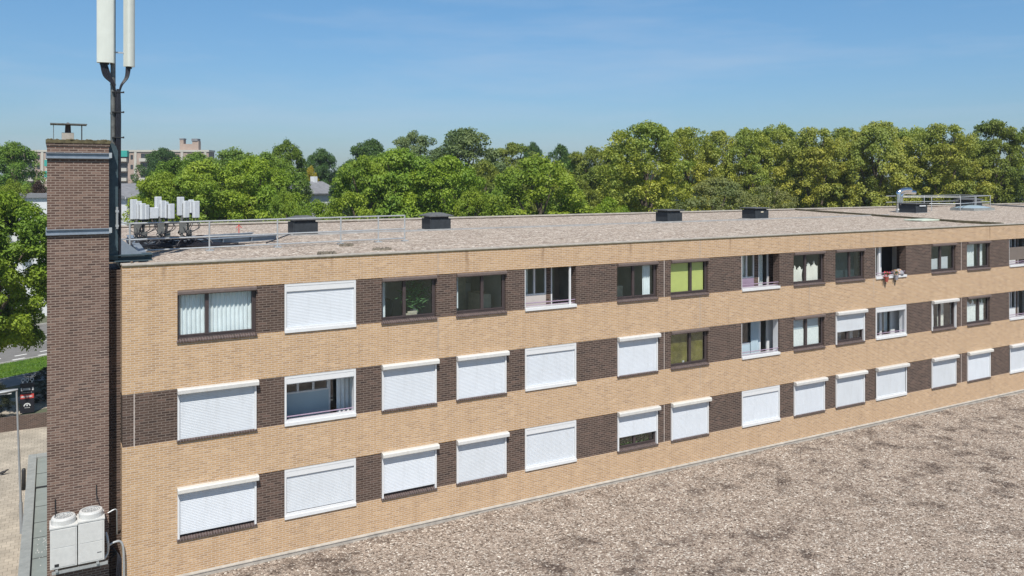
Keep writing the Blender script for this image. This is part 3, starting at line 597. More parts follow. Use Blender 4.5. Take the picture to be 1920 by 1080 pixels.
for zc_ in (13.52, 15.53):
    mb = MB()
    mb.box(CX0-.02, CX1+.04, CY0-.028, CY0-.003, zc_-.075, zc_+.075); mb.box(CX0-.02, CX1+.04, CY0-.075, CY0-.029, zc_-.075, zc_-.055); mb.box(CX0-.02, CX1+.04, CY0-.075, CY0-.029, zc_+.055, zc_+.075)
    mb.box(CX0-.03, CX0-.003, CY0, CY1+.03, zc_-.07, zc_+.07); mb.box(CX0, CX1+.04, CY1+.003, CY1+.03, zc_-.075, zc_+.075)
    bnd = mb.build('steel_band', 'steel_blue', ch)
    MB().box(CX1+.0, CX1+.07, CY0-.09, CY0-.03, zc_-.05, zc_+.09).box(CX1+.01, CX1+.05, CY0+.05, CY1, zc_-.05, zc_+.05).build('bracket', 'galvanised', bnd)
MB().box(-1.43, -1.14, .45, .80, 15.95, 16.16).build('flue_block', 'concrete_coping', ch, bevel=.01)
MB().lathe(-1.28, .62, [(.075, 16.16), (.065, 16.36), (.06, 16.40), (.02, 16.44)], 14).build('flue_pot', 'sill_brick', ch)
mb = MB().box(-1.70, -.83, .30, .95, 16.375, 16.40)
for x in (-1.62, -.95):
    for y in (.36, .88): mb.tube((x, y, 15.95), (x, y, 16.38), .008)
mb.build('rain_plate', 'mast_metal', ch)

# ------------------------------------------------------------------ antenna mast on a steel column
ma = thing('antenna_mast', (-.15, .6, 12.5), 'tall dark metal mast with white panel antennas and black cables beside the brick chimney', 'antenna mast')
mb = MB(); mb.box(-.31, -.07, .42, .46, 12.70, 15.62); mb.box(-.31, -.07, .68, .72, 12.70, 15.75); mb.box(-.20, -.18, .46, .68, 12.70, 15.65)
mb.prism([(-.31, 15.62), (-.07, 15.62), (-.07, 15.68), (-.12, 15.82), (-.20, 15.9), (-.31, 15.9)], .44, .46, 'y')
mb.build('column', 'steel_teal', ma)
mb = MB().tube((-.185, .60, 12.8), (-.185, .60, 21.4), .065, n=14)
for z in (13.2, 14.1, 15.0, 15.85, 16.7, 17.5): mb.tube((-.185, .60, z), (-.185, .60, z+.05), .075, n=14)
mb.build('pole', 'mast_metal', ma, smooth=False)
rs = random.Random(8); mb = MB()
mb.curve([(-.06, .56, 12.75), (-.058, .56, 14.2), (-.064, .56, 15.6), (-.06, .56, 16.7), (-.075, .55, 17.36)], .078, 12, 4)
for i in range(4): mb.curve([(-.10+.03*i, .49, 12.75), (-.09+.025*i, .485, 14.5), (-.10+.03*i, .49, 16.0), (-.09+.02*i, .50, 17.40)], .018, 6, 4)
for i in range(5):       # fan out to the left and right antennas
    t = i/4
    mb.curve([(-.12, .50+.02*i, 17.2), (-.17-.04*t, .45, 17.52), (-.26-.16*t, .43, 17.74), (-.36-.14*t, .43, 18.08)], .024, 6, 5)
    mb.curve([(-.05, .50+.02*i, 17.2), (.0+.03*t, .50, 17.50), (.12+.07*t, .55, 17.74), (.15+.10*t, .58, 18.06)], .019, 6, 5)
mb.build('cable', 'cable_black', ma, smooth=True)
for z in (16.05, 16.75, 17.3):
    MB().box(-.22, .055, .46, .64, z, z+.025).box(.05, .09, .49, .52, z-.01, z+.04).build('cable_clamp', 'black_rubber', ma)
def panel(cx, cy, w_, d_, rz, z0, z1):
    mb = MB(); b = len(mb.v); prof = []
    for i in range(9): a = math.pi*i/8; prof.append((-w_/2*math.cos(a), -d_*.5-d_*.35*math.sin(a)))
    prof += [(w_/2, d_/2), (-w_/2, d_/2)]
    c_, s_ = math.cos(rz), math.sin(rz); prof = [(cx+x*c_-y*s_, cy+x*s_+y*c_) for x, y in prof]
    mb.prism(prof, z0, z1, 'z')
    o = mb.build('panel_antenna', 'antenna_shell', ma)
    bk = MB(); 
    for i in range(5):
        q = (-.3+.15*i)*w_; x = cx+q*c_; y = cy+q*s_; bk.tube((x, y, z0-.05), (x, y, z0+.01), .022)
    bk.build('connector', 'black_rubber', o)
    return o
panel(-.375, .44, .43, .17, -.15, 18.09, 20.9); panel(.215, .60, .23, .17, .62, 18.04, 20.9)
mb = MB()
for z in (18.40, 20.3): mb.box(-.40, .22, .58, .62, z, z+.04); pass
mb.build('antenna_bracket', 'galvanised', ma)
MB().tube((-.10, .33, 13.55), (-.10, .33, 14.15), .03).box(-.14, -.06, .30, .42, 13.6, 13.66).box(-.14, -.06, .30, .42, 14.0, 14.06).build('small_antenna', 'galvanised', ma)
MB().prism([(-.07, 12.76), (.62, 12.76), (-.07, 13.32)], .50, .52, 'y').build('gusset', 'steel_blue', ma)
mb = MB()          # base I-beam of the column lying over the parapet
mb.box(-.32, .8, .35, .85, 12.64, 12.67); mb.box(-.32, .8, .58, .62, 12.67, 12.80); mb.box(-.32, .8, .35, .85, 12.80, 12.83)
mb.build('base_beam', 'steel_teal', ma)

# ------------------------------------------------------------------ steel beams on the roof
def ibeam(a, b, label, h=.24, w_=.22):
    a = Vector(a); b = Vector(b); L_ = (b-a).length; ang = math.atan2(b.y-a.y, b.x-a.x)
    mb = MB(); mb.box(0, L_, -w_/2, w_/2, 0, .025); mb.box(0, L_, -.012, .012, .025, h-.025); mb.box(0, L_, -w_/2, w_/2, h-.025, h)
    k = 0.6
    while k < L_: mb.box(k, k+.02, -w_/2+.01, w_/2-.01, .025, h-.025); k += 1.2
    me = mb.build('roof_beam', 'steel_blue'); me.location = a; me.rotation_euler = (0, 0, ang)
    tag(me, label, 'steel beam', 'steel beams under the radio racks'); return me
ibeam((.62, 1.35, 12.56), (.9, 9.6, 12.56), 'blue-grey steel beam lying across the roof edge beside the mast foot')
ibeam((.95, 5.55, 12.57), (5.9, 7.6, 12.57), 'nearer of the two blue-grey steel beams lying beyond the radio racks', .2, .26)
ibeam((1.1, 7.3, 12.57), (5.3, 9.0, 12.57), 'farther of the two blue-grey steel beams lying beyond the radio racks', .22)

# ------------------------------------------------------------------ radio racks
def rack(x, y, boxes, label, rz=.3):
    t = thing('radio_rack', (x, y, 12.5), label, 'radio rack', 'radio racks on the roof')
    mb = MB(); mb.tube((x, y, 12.5), (x, y, 14.05), .05, n=10); mb.tube((x+.22, y+.10, 12.5), (x+.22, y+.10, 13.95), .045)
    mb.box(x-.08, x+.14, y-.07, y+.07, 13.0, 13.42); mb.box(x+.16, x+.34, y-.02, y+.14, 12.75, 13.1)
    mb.box(x-.2, x+.42, y-.25, y+.35, 12.52, 12.57)
    mb.tube((x-.3, y-.02, 13.70), (x+.55, y+.22, 13.70), .02); mb.tube((x-.3, y-.02, 13.35), (x+.55, y+.22, 13.35), .02)
    mb.tube((x, y, 12.9), (x+.35, y+.3, 12.55), .02)
    mb.build('post', 'mast_metal', t)
    for (dx, dy, w_, h, z, a) in boxes:
        m_ = MB(); c_, s_ = math.cos(a), math.sin(a); d_ = .13
        pr = [(x+dx+px*c_-py*s_, y+dy+px*s_+py*c_) for px, py in ((-w_/2, -d_/2), (w_/2, -d_/2), (w_/2, d_/2), (-w_/2, d_/2))]
        m_.prism(pr, z, z+h, 'z')
        ub = m_.build('radio_unit', 'radio_white', t, bevel=.014)
        c = MB()
        for k in range(3):
            q = (-.3+.3*k)*w_; c.tube((x+dx+q*c_, y+dy+q*s_, z-.06), (x+dx+q*c_, y+dy+q*s_, z+.01), .018)
        for k in range(5):
            q = -w_*.45+w_*.225*k; p0 = (x+dx+q*c_+(d_/2+.02)*-s_, y+dy+q*s_+(d_/2+.02)*c_)
            c.box(p0[0]-.004, p0[0]+.004, p0[1]-.02, p0[1]+.02, z+.04, z+h-.04)
        c.build('connector', 'black_rubber', ub)
    rs = random.Random(int(x*100)); c = MB()
    for (dx, dy, w_, h, z, a) in boxes:
        for k in range(2):
            e = (x+.1+rs.uniform(-.1, .8), y+rs.uniform(-.3, .5), 12.6)
            c.curve([(x+dx+.06*k, y+dy, z-.04), (x+dx+rs.uniform(-.15, .15), y+dy-.05, z-.35), (x+rs.uniform(-.1, .3), y+rs.uniform(-.2, .2), 12.95), e, (e[0]+rs.uniform(.2, .8), e[1]+rs.uniform(-.2, .3), 12.56+rs.random()*.05)], .014, 5, 5)
    c.build('cable', 'cable_black', t, smooth=True)
rack(.86, 6.2, [(-.09, -.02, .20, .68, 13.54, .5), (.06, .03, .18, .62, 13.54, .5), (.19, -.05, .17, .55, 13.53, .6), (.31, .0, .15, .50, 13.53, .6), (.55, .12, .28, .38, 13.55, .3)], 'leftmost radio rack beside the mast with four white boxes and a lower pale one')
rack(1.62, 6.4, [(-.06, .0, .20, .70, 13.60, .5), (.09, .0, .20, .60, 13.56, .6), (.20, .05, .14, .58, 13.54, .6), (.36, -.05, .19, .52, 13.53, .5)], 'middle radio rack of the three on the roof')
rack(2.36, 6.6, [(-.04, .0, .22, .66, 13.62, .5), (.14, .0, .20, .60, 13.54, .6), (.32, .06, .15, .48, 13.70, .5), (.47, -.02, .22, .60, 13.53, .5)], 'rightmost radio rack of the three on the roof')
mb = MB(); rs = random.Random(4)       # loose cables lying on the beams
for i in range(34):
    y = 5.0+.12*i*rs.uniform(.8, 1.2); mb.curve([(.5, 2.0+rs.random(), 12.66), (.7, y-1.2, 12.74), (1.2+rs.random()*.3, y, 12.64+rs.random()*.1), (2.2, y+.2*rs.random(), 12.62+rs.random()*.1), (3.4+rs.random(), y+.5, 12.58)], .022, 5, 5)
for i in range(26):
    x = rs.uniform(.6, 3.0); y = 5.2+.25*x+rs.uniform(-.3, .3); L0 = rs.uniform(.4, .9)
    mb.curve([(x-L0*.5, y-.1, 12.6), (x-L0*.2, y, 12.72+.2*rs.random()), (x+L0*.3, y+.1, 12.68+.2*rs.random()), (x+L0*.6, y+rs.uniform(-.2, .3), 12.58)], .024, 5, 5)
tag(mb.build('cable_bundle', 'cable_black', smooth=True), 'tangle of black cables lying on the roof under the three radio racks', 'cables')
tag(MB().tube((5.25, 6.3, 12.56), (7.1, 9.2, 12.75), .025).build('cable_pipe', 'cable_black'), 'thin dark conduit lying askew on the gravel at the end of the steel beams', 'conduit')

# ------------------------------------------------------------------ guard railings
gr = thing('guard_rail', (6, 4.6, 12.5), 'long galvanised guard rail behind the roof edge, starting at the antenna mast', 'railing')
A = Vector((.50, 4.15, 0)); B = Vector((10.3, 5.3, 0))
mb = MB()
for z in (13.50, 12.98, 12.62) : 
    mb.tube((A.x, A.y, z), (B.x, B.y, z), .027)
mb.tube((A.x, A.y, 13.5), (-.0, 5.4, 13.5), .02).tube((A.x, A.y, 12.98), (-.0, 5.4, 12.98), .02).tube((A.x, A.y, 12.62), (0., 5.4, 12.62), .02)
mb.tube((.50, 4.15, 12.65), (.05, 3.9, 13.0), .018)
mb.tube((9.15, 5.15, 13.52), (9.9, 7.0, 13.52), .02).tube((B.x, B.y, 13.5), (11.5, 8.3, 13.42), .02) if 0 else None
mb.build('rail', 'galvanised', gr)
for t in (0, .25, .487, .73, .885, 1.0):
    p = A.lerp(B, t); MB().tube((p.x, p.y, 12.48), (p.x, p.y, 13.52), .028).box(p.x-.12, p.x+.12, p.y-.12, p.y+.12, 12.5, 12.54).build('post', 'galvanised', gr)
for x, y in ((0., 5.4), (.25, 4.78)): MB().tube((x, y, 12.48), (x, y, 13.52), .022).build('post', 'galvanised', gr)
g2 = thing('guard_rail', (60, 14, 12.5), 'distant galvanised guard rail around the skylight at the right end of the roof', 'railing')
pts = [(55.0, 15.5), (58.6, 13.2), (66.2, 15.4), (66.2, 18.0), (57.0, 18.4)]
mb = MB()
for (a, b) in zip(pts, pts[1:]):
    for z in (13.55, 13.05): mb.tube((*a, z), (*b, z), .028)
mb.build('rail', 'galvanised', g2)
for (a, b) in zip(pts, pts[1:]):
    for t in (0, .5): 
        x = a[0]+(b[0]-a[0])*t; y = a[1]+(b[1]-a[1])*t; MB().tube((x, y, 12.5), (x, y, 13.56), .03).build('post', 'galvanised', g2)

# ------------------------------------------------------------------ roof vents
def vent(x, y, label, hip=True, s=1.0):
    t = thing('roof_vent', (x, y, 12.5), label, 'roof vent', 'dark boxy vents on the gravel roof')
    w_ = .52*s; h = .55
    MB().box(x-w_, x+w_, y-w_, y+w_, 12.45, 12.5+h).box(x-w_-.03, x-w_+.012, y-w_-.03, y-w_+.012, 12.45, 12.5+h).box(x+.0, x+.025, y-w_-.012, y-w_, 12.5, 12.5+h).build('body', 'vent_slate', t)
    MB().box(x-w_+.08, x+w_-.08, y-w_+.08, y+w_-.08, 12.5+h, 12.5+h+.12).build('louvre', 'black_rubber', t)
    mb = MB(); e = w_+.10; z = 12.5+h+.10; b = 0
    top = z+(.17 if hip else .06)
    mb.v += [(x-e, y-e, z), (x+e, y-e, z), (x+e, y+e, z), (x-e, y+e, z), (x-e, y-e, z+.05), (x+e, y-e, z+.05), (x+e, y+e, z+.05), (x-e, y+e, z+.05), (x-.25, y-.25, top), (x+.25, y-.25, top), (x+.25, y+.25, top), (x-.25, y+.25, top)]
    mb.f += [(0,3,2,1),(0,1,5,4),(1,2,6,5),(2,3,7,6),(3,0,4,7),(4,5,9,8),(5,6,10,9),(6,7,11,10),(7,4,8,11),(8,9,10,11)]
    mb.build('lid', 'vent_lid', t)
    sk = MB().box(x-w_-.16, x+w_+.16, y-w_-.16, y+w_+.16, 12.49, 12.535); sk.build('skirt', 'lead_flashing', t)
    return t
vent(7.9, 11.2, 'dark slate-grey roof vent behind the long guard rail, leftmost on the roof')
vent(14.3, 11.3, 'dark slate-grey roof vent with pale sloping lid, second from left on the roof')
vent(28.7, 11.5, 'black flat-lidded roof vent, third from left on the roof', False, 1.0); vent(35.6, 11.7, 'black flat-lidded roof vent with small pale tag, fourth from left on the roof', False, 1.05)
v5 = vent(52.2, 12.7, 'black roof vent with a chrome flue pipe rising behind it', False, 1.25); vent(66.8, 17.6, 'black roof vent behind the distant guard rail at the right end of the roof', True, 1.4)
MB().box(51.9, 52.6, 11.99, 12.0, 12.98, 13.06).build('data_plate', 'radio_white', v5)
MB().box(35.5, 35.7, 11.13, 11.15, 12.9, 12.98).build('tag', 'cardboard', bpy.data.objects['roof_vent.003'])
fl = thing('flue_pipe', (52.7, 13.9, 12.5), 'shiny chrome flue pipe with two bends behind the black roof vent', 'flue')
mb = MB()
mb.curve([(52.4, 14.0, 12.5), (52.4, 14.0, 13.6), (52.45, 14.0, 13.95), (52.9, 13.9, 14.12), (53.5, 13.8, 14.12)], .17, 12, 6)
mb.curve([(52.95, 14.2, 12.5), (52.95, 14.2, 13.4), (53.0, 14.2, 13.8), (53.5, 14.2, 13.95), (54.3, 14.0, 13.92)], .15, 12, 6)
mb.build('pipe', 'chrome', fl, smooth=True)
MB().lathe(52.4, 14.0, [(.21, 12.5), (.21, 12.7), (.17, 12.75)], 14).lathe(52.95, 14.2, [(.2, 12.5), (.2, 12.7), (.15, 12.75)], 14).build('collar', 'galvanised', fl)
sk = thing('skylight', (60.8, 13.6, 12.5), 'pale domed skylight on a low kerb at the right end of the roof', 'skylight')
MB().box(59.5, 62.2, 12.7, 14.6, 12.45, 12.68).build('kerb', 'bitumen_edge', sk)
mb = MB(); nx = 8
for j in range(nx+1):
    for i in range(nx+1):
        u, v_ = i/nx, j/nx; mb.v.append((59.5+2.7*u, 12.7+1.9*v_, 12.69+.22*(math.sin(math.pi*u)*math.sin(math.pi*v_))**.6))
for j in range(nx):
    for i in range(nx): a = j*(nx+1)+i; mb.f.append((a, a+1, a+nx+2, a+nx+1))
mb.build('dome', 'skylight_dome', sk, smooth=True)
tag(MB().box(41.2, 43.2, 4.55, 5.7, 12.53, 12.60).build('roof_panel', 'pale_hatch', bevel=.01), 'pale greenish panel lying on the gravel near the mossy ridge', 'panel')
mb = MB(); rs = random.Random(3)
for (cx, cy, r) in ((5.2, 3.0, .35), (7.1, 2.55, .42), (8.9, 2.2, .4), (8.2, 4.0, .33), (2.9, 2.1, .3)):
    pass
def moss_clump(cx, cy, r, lab):
    mb = MB(); rs = random.Random(int(cx*31))
    for i in range(220):
        a = rs.random()*6.28; q = r*math.sqrt(rs.random()); x = cx+q*math.cos(a)*1.3; y = cy+q*math.sin(a)*.8; h = .03+.07*rs.random(); d = rs.random()*3.1
        mb.quad((x-.03*math.cos(d), y-.03*math.sin(d), 12.50), (x+.03*math.cos(d), y+.03*math.sin(d), 12.50), (x+.02+.02*math.cos(d), y+.02*math.sin(d), 12.5+h), (x+.02-.01*math.cos(d), y, 12.5+h))
    tag(mb.build('moss_clump', 'dry_moss'), lab, 'moss', 'moss clumps on the gravel roof')
moss_clump(6.05, 1.35, .24, 'dark moss clump near the roof edge, left of the two by the rail end')
moss_clump(8.1, 1.9, .26, 'dark moss clump near the roof edge, right one by the rail end'); moss_clump(7.6, 4.2, .2, 'dark moss clump under the guard rail on the gravel')
rp_ = thing('red_marker', (5.2, 11.2, 12.5), 'small red post marker standing in the gravel beyond the guard rail', 'marker')
MB().tube((5.2, 11.2, 12.5), (5.2, 11.2, 13.0), .018).build('post', 'red_paint', rp_); MB().tube((5.2, 11.2, 12.98), (5.08, 11.2, 12.85), .014).tube((5.2, 11.2, 12.98), (5.32, 11.2, 12.85), .014).build('arm', 'red_paint', rp_)

# ------------------------------------------------------------------ outdoor units on the chimney
ou = thing('air_conditioner', (-1.08, -.4, 4.95), 'double white outdoor cooling unit with two round fan hoods hung on the chimney foot', 'air conditioner')
for i, (a, b) in enumerate(((-1.70, -1.09), (-1.07, -.46))):
    z1 = 6.02 if i == 0 else 6.06
    cs = MB().box(a, b, -.68, -.12, 4.98, z1).build('casing', 'unit_white', ou, bevel=.012)
    MB().box(a-.012, b+.012, -.695, -.10, z1-.02, z1+.025).build('rim', 'unit_white', cs, bevel=.006)
    MB().box(a+.04, b-.04, -.688, -.68, 5.02, 5.5).box(a+.04, b-.04, -.688, -.68, 5.515, z1-.05).build('front_panel', 'unit_white', cs, bevel=.003)
    h = MB().lathe((a+b)/2, -.40, [(.285, z1+.025), (.285, z1+.15), (.265, z1+.19), (.22, z1+.20), (.2, z1+.165), (.09, z1+.15)], 28)
    hd = h.build('fan_hood', 'unit_white', ou, smooth=False)
    g = MB()
    for r in (.10, .15, .20):
        for k in range(24):
            t0, t1 = 2*math.pi*k/24, 2*math.pi*(k+1)/24; g.tube(((a+b)/2+r*math.cos(t0), -.4+r*math.sin(t0), z1+.20), ((a+b)/2+r*math.cos(t1), -.4+r*math.sin(t1), z1+.20), .005, n=4, cap=False)
    for k in range(4): t0 = math.pi*k/4; g.tube(((a+b)/2+.24*math.cos(t0), -.4+.24*math.sin(t0), z1+.20), ((a+b)/2-.24*math.cos(t0), -.4-.24*math.sin(t0), z1+.20), .005, n=4)
    g.build('fan_grille', 'galvanised', hd)
MB().box(-1.60, -1.50, -.694, -.688, 5.04, 5.11).build('rating_plate', 'black_rubber', ou)
MB().box(-.63, -.53, -.694, -.688, 5.20, 5.215).build('maker_plate', 'black_rubber', ou)
mb = MB().box(-1.66, -.38, -.66, -.60, 4.84, 4.91).box(-1.66, -.38, -.22, -.16, 4.84, 4.91)
for x in (-1.55, -.62): mb.box(x-.03, x+.03, -.72, 0, 4.91, 4.96)
mb.build('support_frame', 'galvanised', ou)
mb = MB().curve([(-.40, -.2, 5.5), (-.36, -.3, 5.3), (-.36, -.3, 5.0), (-.45, -.35, 4.86)], .03, 8).curve([(-.36, -.15, 5.1), (-.2, -.12, 5.16), (-.03, -.1, 5.12), (.03, -.12, 4.8), (.04, -.12, 3.9)], .03, 8)
mb.curve([(-.35, -.05, 5.95), (-.15, -.03, 6.0), (-.12, .1, 5.7), (-.1, .3, 5.2)], .02, 6).build('pipe', 'galvanised', ou, smooth=True)
mb = MB(); rs = random.Random(6)
for i in range(5): x = -.12+.05*i; mb.curve([(-.28, .2, 4.6+.1*i), (-.1, .1, 4.75), (x, .05, 4.3), (x+.02, .1, 3.3)], .022, 6)
mb.build('hose', 'cable_black', ou, smooth=True)
for x, z in ((-1.58, 6.42), (-.62, 6.62)): MB().tube((x, -.02, z-.12), (x, -.02, z+.12), .014).tube((x, -.02, z-.12), (x, -.35, z-.2), .012).build('stay_rod', 'black_rubber', ou)

# ------------------------------------------------------------------ flower pots hung at the open loggia
def flowerpot(x, z, petal, pot, label):
    t = thing('flower_pot', (x, -.12, z), label, 'flower pot', 'flower pots at the open loggia')
    MB().lathe(x, -.14, [(.06, z-.22), (.095, z-.02), (.105, z-.02), (.105, z+.01)], 12).build('pot', pot, t)
    MB().box(x-.02, x+.02, -.12, -.05, z-.30, z-.27).box(x-.13, x-.11, -.06, -.052, z-.34, z+.0).build('hook', 'black_rubber', t)
    rs = random.Random(int(x*7)); mb = MB(); lf = MB()
    for i in range(70):
        v = Vector((rs.gauss(0, .10), rs.gauss(0, .06), rs.random()*.24)); p = Vector((x, -.14, z+.02))+v; r = .022+.02*rs.random()
        tgt = mb if rs.random() < .6 else lf
        u = Vector((rs.gauss(0, 1), rs.gauss(0, 1), rs.gauss(0, 1))).normalized(); q = u.orthogonal().normalized()*r; w_ = u.cross(q)
        tgt.quad(tuple(p-q), tuple(p-w_), tuple(p+q), tuple(p+w_))
    mb.build('bloom', petal, t); o = lf.build('foliage', 'leaf', t); o.color = (.05, .12, .03, 1)
flowerpot(31.72, 10.42, 'petal_red', 'pot_red', 'red flowers in a reddish pot at the left end of the open loggia sill')
flowerpot(32.42, 10.47, 'petal_peach', 'pot_grey', 'peach flowers in a dark pot at the middle of the open loggia sill')
t = thing('cushion', (32.95, .1, 10.45), 'grey-lilac rounded bundle resting on the open loggia sill right of the peach flowers', 'bundle')
MB().lathe(32.95, .13, [(.22, 10.44), (.24, 10.52), (.17, 10.63), (.07, 10.70), (.02, 10.71)], 16).build('bundle', 'pot_grey', t, smooth=True)
hp = thing('house_plant', (8.75, .55, 10.3), 'bushy green house plant standing inside the third top-floor window', 'plant')
rs = random.Random(12); mb = MB()
for i in range(260):
    p = Vector((8.72+rs.gauss(0, .22), .50+rs.gauss(0, .10), 11.15+rs.gauss(0, .24))); 
    if p.z > 11.68 or p.y < .2: continue
    u = Vector((rs.gauss(0, 1), rs.gauss(0, .5), rs.gauss(0, .6))).normalized(); L_ = .10+.10*rs.random(); s_ = u.orthogonal().normalized()*.02
    mb.quad(tuple(p-u*L_), tuple(p-s_), tuple(p+u*L_), tuple(p+s_))
o = mb.build('foliage', 'leaf', hp); o.color = (.10, .22, .10, 1)
MB().lathe(8.75, .6, [(.1, 10.2), (.13, 10.6), (.14, 10.62)], 12).tube((8.75, .6, 10.6), (8.75, .6, 11.1), .015).build('pot', 'pot_grey', hp)
tag(MB().box(8.30, 8.75, .24, .34, 10.43, 10.50).box(8.32, 8.70, .25, .33, 10.505, 10.56).box(8.4, 8.72, .25, .33, 10.565, 10.62).build('book_stack', 'cardboard'), 'cream pile of papers and books on the sill inside the third top-floor window', 'books')
ip = thing('sill_plants', (17.5, .3, 4.85), 'row of green leafy plants behind the half-shuttered lower-floor window', 'plants')
mb = MB(); rs = random.Random(9)
for i in range(420):
    p = Vector((16.75+rs.random()*1.5, .27+rs.gauss(0, .03), 4.93+abs(rs.gauss(0, .16)))); u = Vector((rs.gauss(0, 1), rs.gauss(0, .5), rs.gauss(0, 1))).normalized(); s_ = u.orthogonal().normalized()*.025
    mb.quad(tuple(p-u*.06), tuple(p-s_), tuple(p+u*.06), tuple(p+s_))
o = mb.build('foliage', 'leaf', ip); o.color = (.12, .22, .06, 1)

# ------------------------------------------------------------------ ground, street
struct(MB().quad((-1500, -1500, 0), (1500, -1500, 0), (1500, 1500, 0), (-1500, 1500, 0)).build('ground', 'field'))
RA = R(29); ru = Vector((math.cos(RA), math.sin(RA), 0)); rn = Vector((-math.sin(RA), math.cos(RA), 0))
def strip(u0, u1, v0, v1, z, name, mat, h=None):
    mb = MB(); q = [ru*a+rn*b for a, b in ((u0, v0), (u1, v0), (u1, v1), (u0, v1))]
    k = max(1, int((u1-u0)/1e9))
    if h is None: mb.quad(*[(p.x, p.y, z) for p in q])
    else:
        mb.v += [(p.x, p.y, z) for p in q]+[(p.x, p.y, z+h) for p in q]; mb.f += [(0,3,2,1),(4,5,6,7),(0,1,5,4),(1,2,6,5),(2,3,7,6),(3,0,4,7)]
    return mb.build(name, mat)
mb = MB().quad((-60, 1, .012), (-.0, 1, .012), (-.0, 33.5, .012), (-60, 33.5, .012)); struct(mb.build('paved_yard', 'paving_beige'))
struct(strip(-120, 160, 33.2, 37.6, .010, 'pavement', 'paving_beige'))
struct(strip(-120, 160, 40.9, 43.6, .016, 'footpath', 'path_tiles'))
vg = strip(-120, 160, 43.75, 49.0, .02, 'verge', 'grass'); struct(vg)
struct(strip(-120, 160, 49.15, 64.5, .016, 'road', 'asphalt'))
struct(strip(-120, 160, 49.0, 49.15, .0, 'kerb', 'kerb_stone', .12)); struct(strip(-120, 160, 43.6, 43.75, .0, 'kerb', 'kerb_stone', .08)); struct(strip(-120, 160, 64.5, 64.65, .0, 'kerb', 'kerb_stone', .12))
mk = MB()
def mark(u0, u1, v0, v1):
    q = [ru*a+rn*b for a, b in ((u0, v0), (u1, v0), (u1, v1), (u0, v1))]; mk.quad(*[(p.x, p.y, .022) for p in q])
mark(-120, 160, 55.7, 55.85); mark(-120, 160, 58.5, 58.65)
for k in range(-40, 60): mark(23.3+k*2.1, 24.3+k*2.1, 51.1, 51.35); mark(22.4+k*2.1, 23.4+k*2.1, 49.7, 49.95)
struct(mk.build('road_markings', 'road_paint'))
# grass blades on the verge
rs = random.Random(77); mb = MB()
for i in range(14000):
    u = rs.uniform(12, 30); v_ = rs.uniform(43.8, 48.95); p = ru*u+rn*v_; h = rs.uniform(.05, .13); d = rs.random()*6.28
    mb.v += [(p.x-.03*math.cos(d), p.y-.03*math.sin(d), .02), (p.x+.03*math.cos(d), p.y+.03*math.sin(d), .02), (p.x+rs.gauss(0, .03), p.y+rs.gauss(0, .03), .02+h)]; k = len(mb.v); mb.f.append((k-3, k-2, k-1))
o = mb.build('grass_blades', 'leaf'); o.color = (.13, .24, .03, 1); tag(o, 'short green grass on the roadside verge', 'grass'); o['kind'] = 'stuff'
# low brick wall of the yard
yw = MB().box(-9, -.4, 32.2, 32.5, 0, .82).build('yard_wall', 'brown_brick'); tag(yw, 'low dark brick wall across the yard behind the street lamp', 'wall')
# low bitumen-roofed building behind the chimney
lb = thing('low_building', (-1, 8, 0), 'low building with grey-green bitumen roof and raised edge left of the chimney', 'building')
MB().box(-2.40, -.02, 1.02, 13.5, 0, 3.6).build('wall', 'tan_brick', lb)
MB().box(-2.2, -.02, 2.41, 13.3, 3.6, 3.72).box(-2.2, -1.2, 1.02, 2.41, 3.6, 3.72).build('roof', 'bitumen', lb)
MB().box(-2.49, -2.2, 1.0, 13.7, 3.6, 3.83).box(-2.2, -.02, 13.3, 13.7, 3.6, 3.83).build('roof_edge', 'bitumen_edge', lb, bevel=.015)
mb = MB().box(-2.2, -.02, 9.7, 9.80, 3.72, 3.76)
for y in (3.4, 5.0, 6.3, 7.8, 11.4): mb.box(-2.2, -.02, y, y+.02, 3.72, 3.728)
mb.box(-2.2, -2.17, 1.02, 9.7, 3.72, 3.74).build('roof_seam', 'black_rubber', lb)
sp = MB(); rs = random.Random(14)
for i in range(26): x = rs.uniform(-2.1, -1.7); y = rs.gauss(4.2, .6); r = rs.uniform(.008, .02); sp.box(x, x+r*2, y, y+r*2, 3.72, 3.72+r)
sp.build('pebble', 'cream_metal', lb)
# street lamp
lp = thing('street_lamp', (-2.78, 15.63, 0), 'slim grey street lamp with flat elongated head in the paved yard', 'street lamp')
MB().tube((-2.78, 15.63, 0), (-2.815, 15.63, 1.3), .075, .07, 14).tube((-2.815, 15.63, 1.3), (-2.97, 15.63, 6.1), .048, .036, 14).build('pole', 'lamp_grey', lp)
mb = MB(); k = 16
for j, (t, wd, hh) in enumerate(((0, .05, .05), (.15, .10, .07), (.5, .16, .10), (.85, .14, .08), (1.0, .05, .03))):
    for i in range(k):
        a = 2*math.pi*i/k; mb.v.append((-2.92-.95*t, 15.63+wd*math.cos(a), 6.08-.06*t+hh*.7*math.sin(a)))
for j in range(4):
    for i in range(k): mb.f.append((j*k+i, j*k+(i+1) % k, (j+1)*k+(i+1) % k, (j+1)*k+i))
mb.build('lamp_head', 'lamp_grey', lp, smooth=True)
MB().box(-3.65, -3.15, 15.55, 15.71, 5.94, 5.97).build('lamp_glass', 'white_paint', lp)
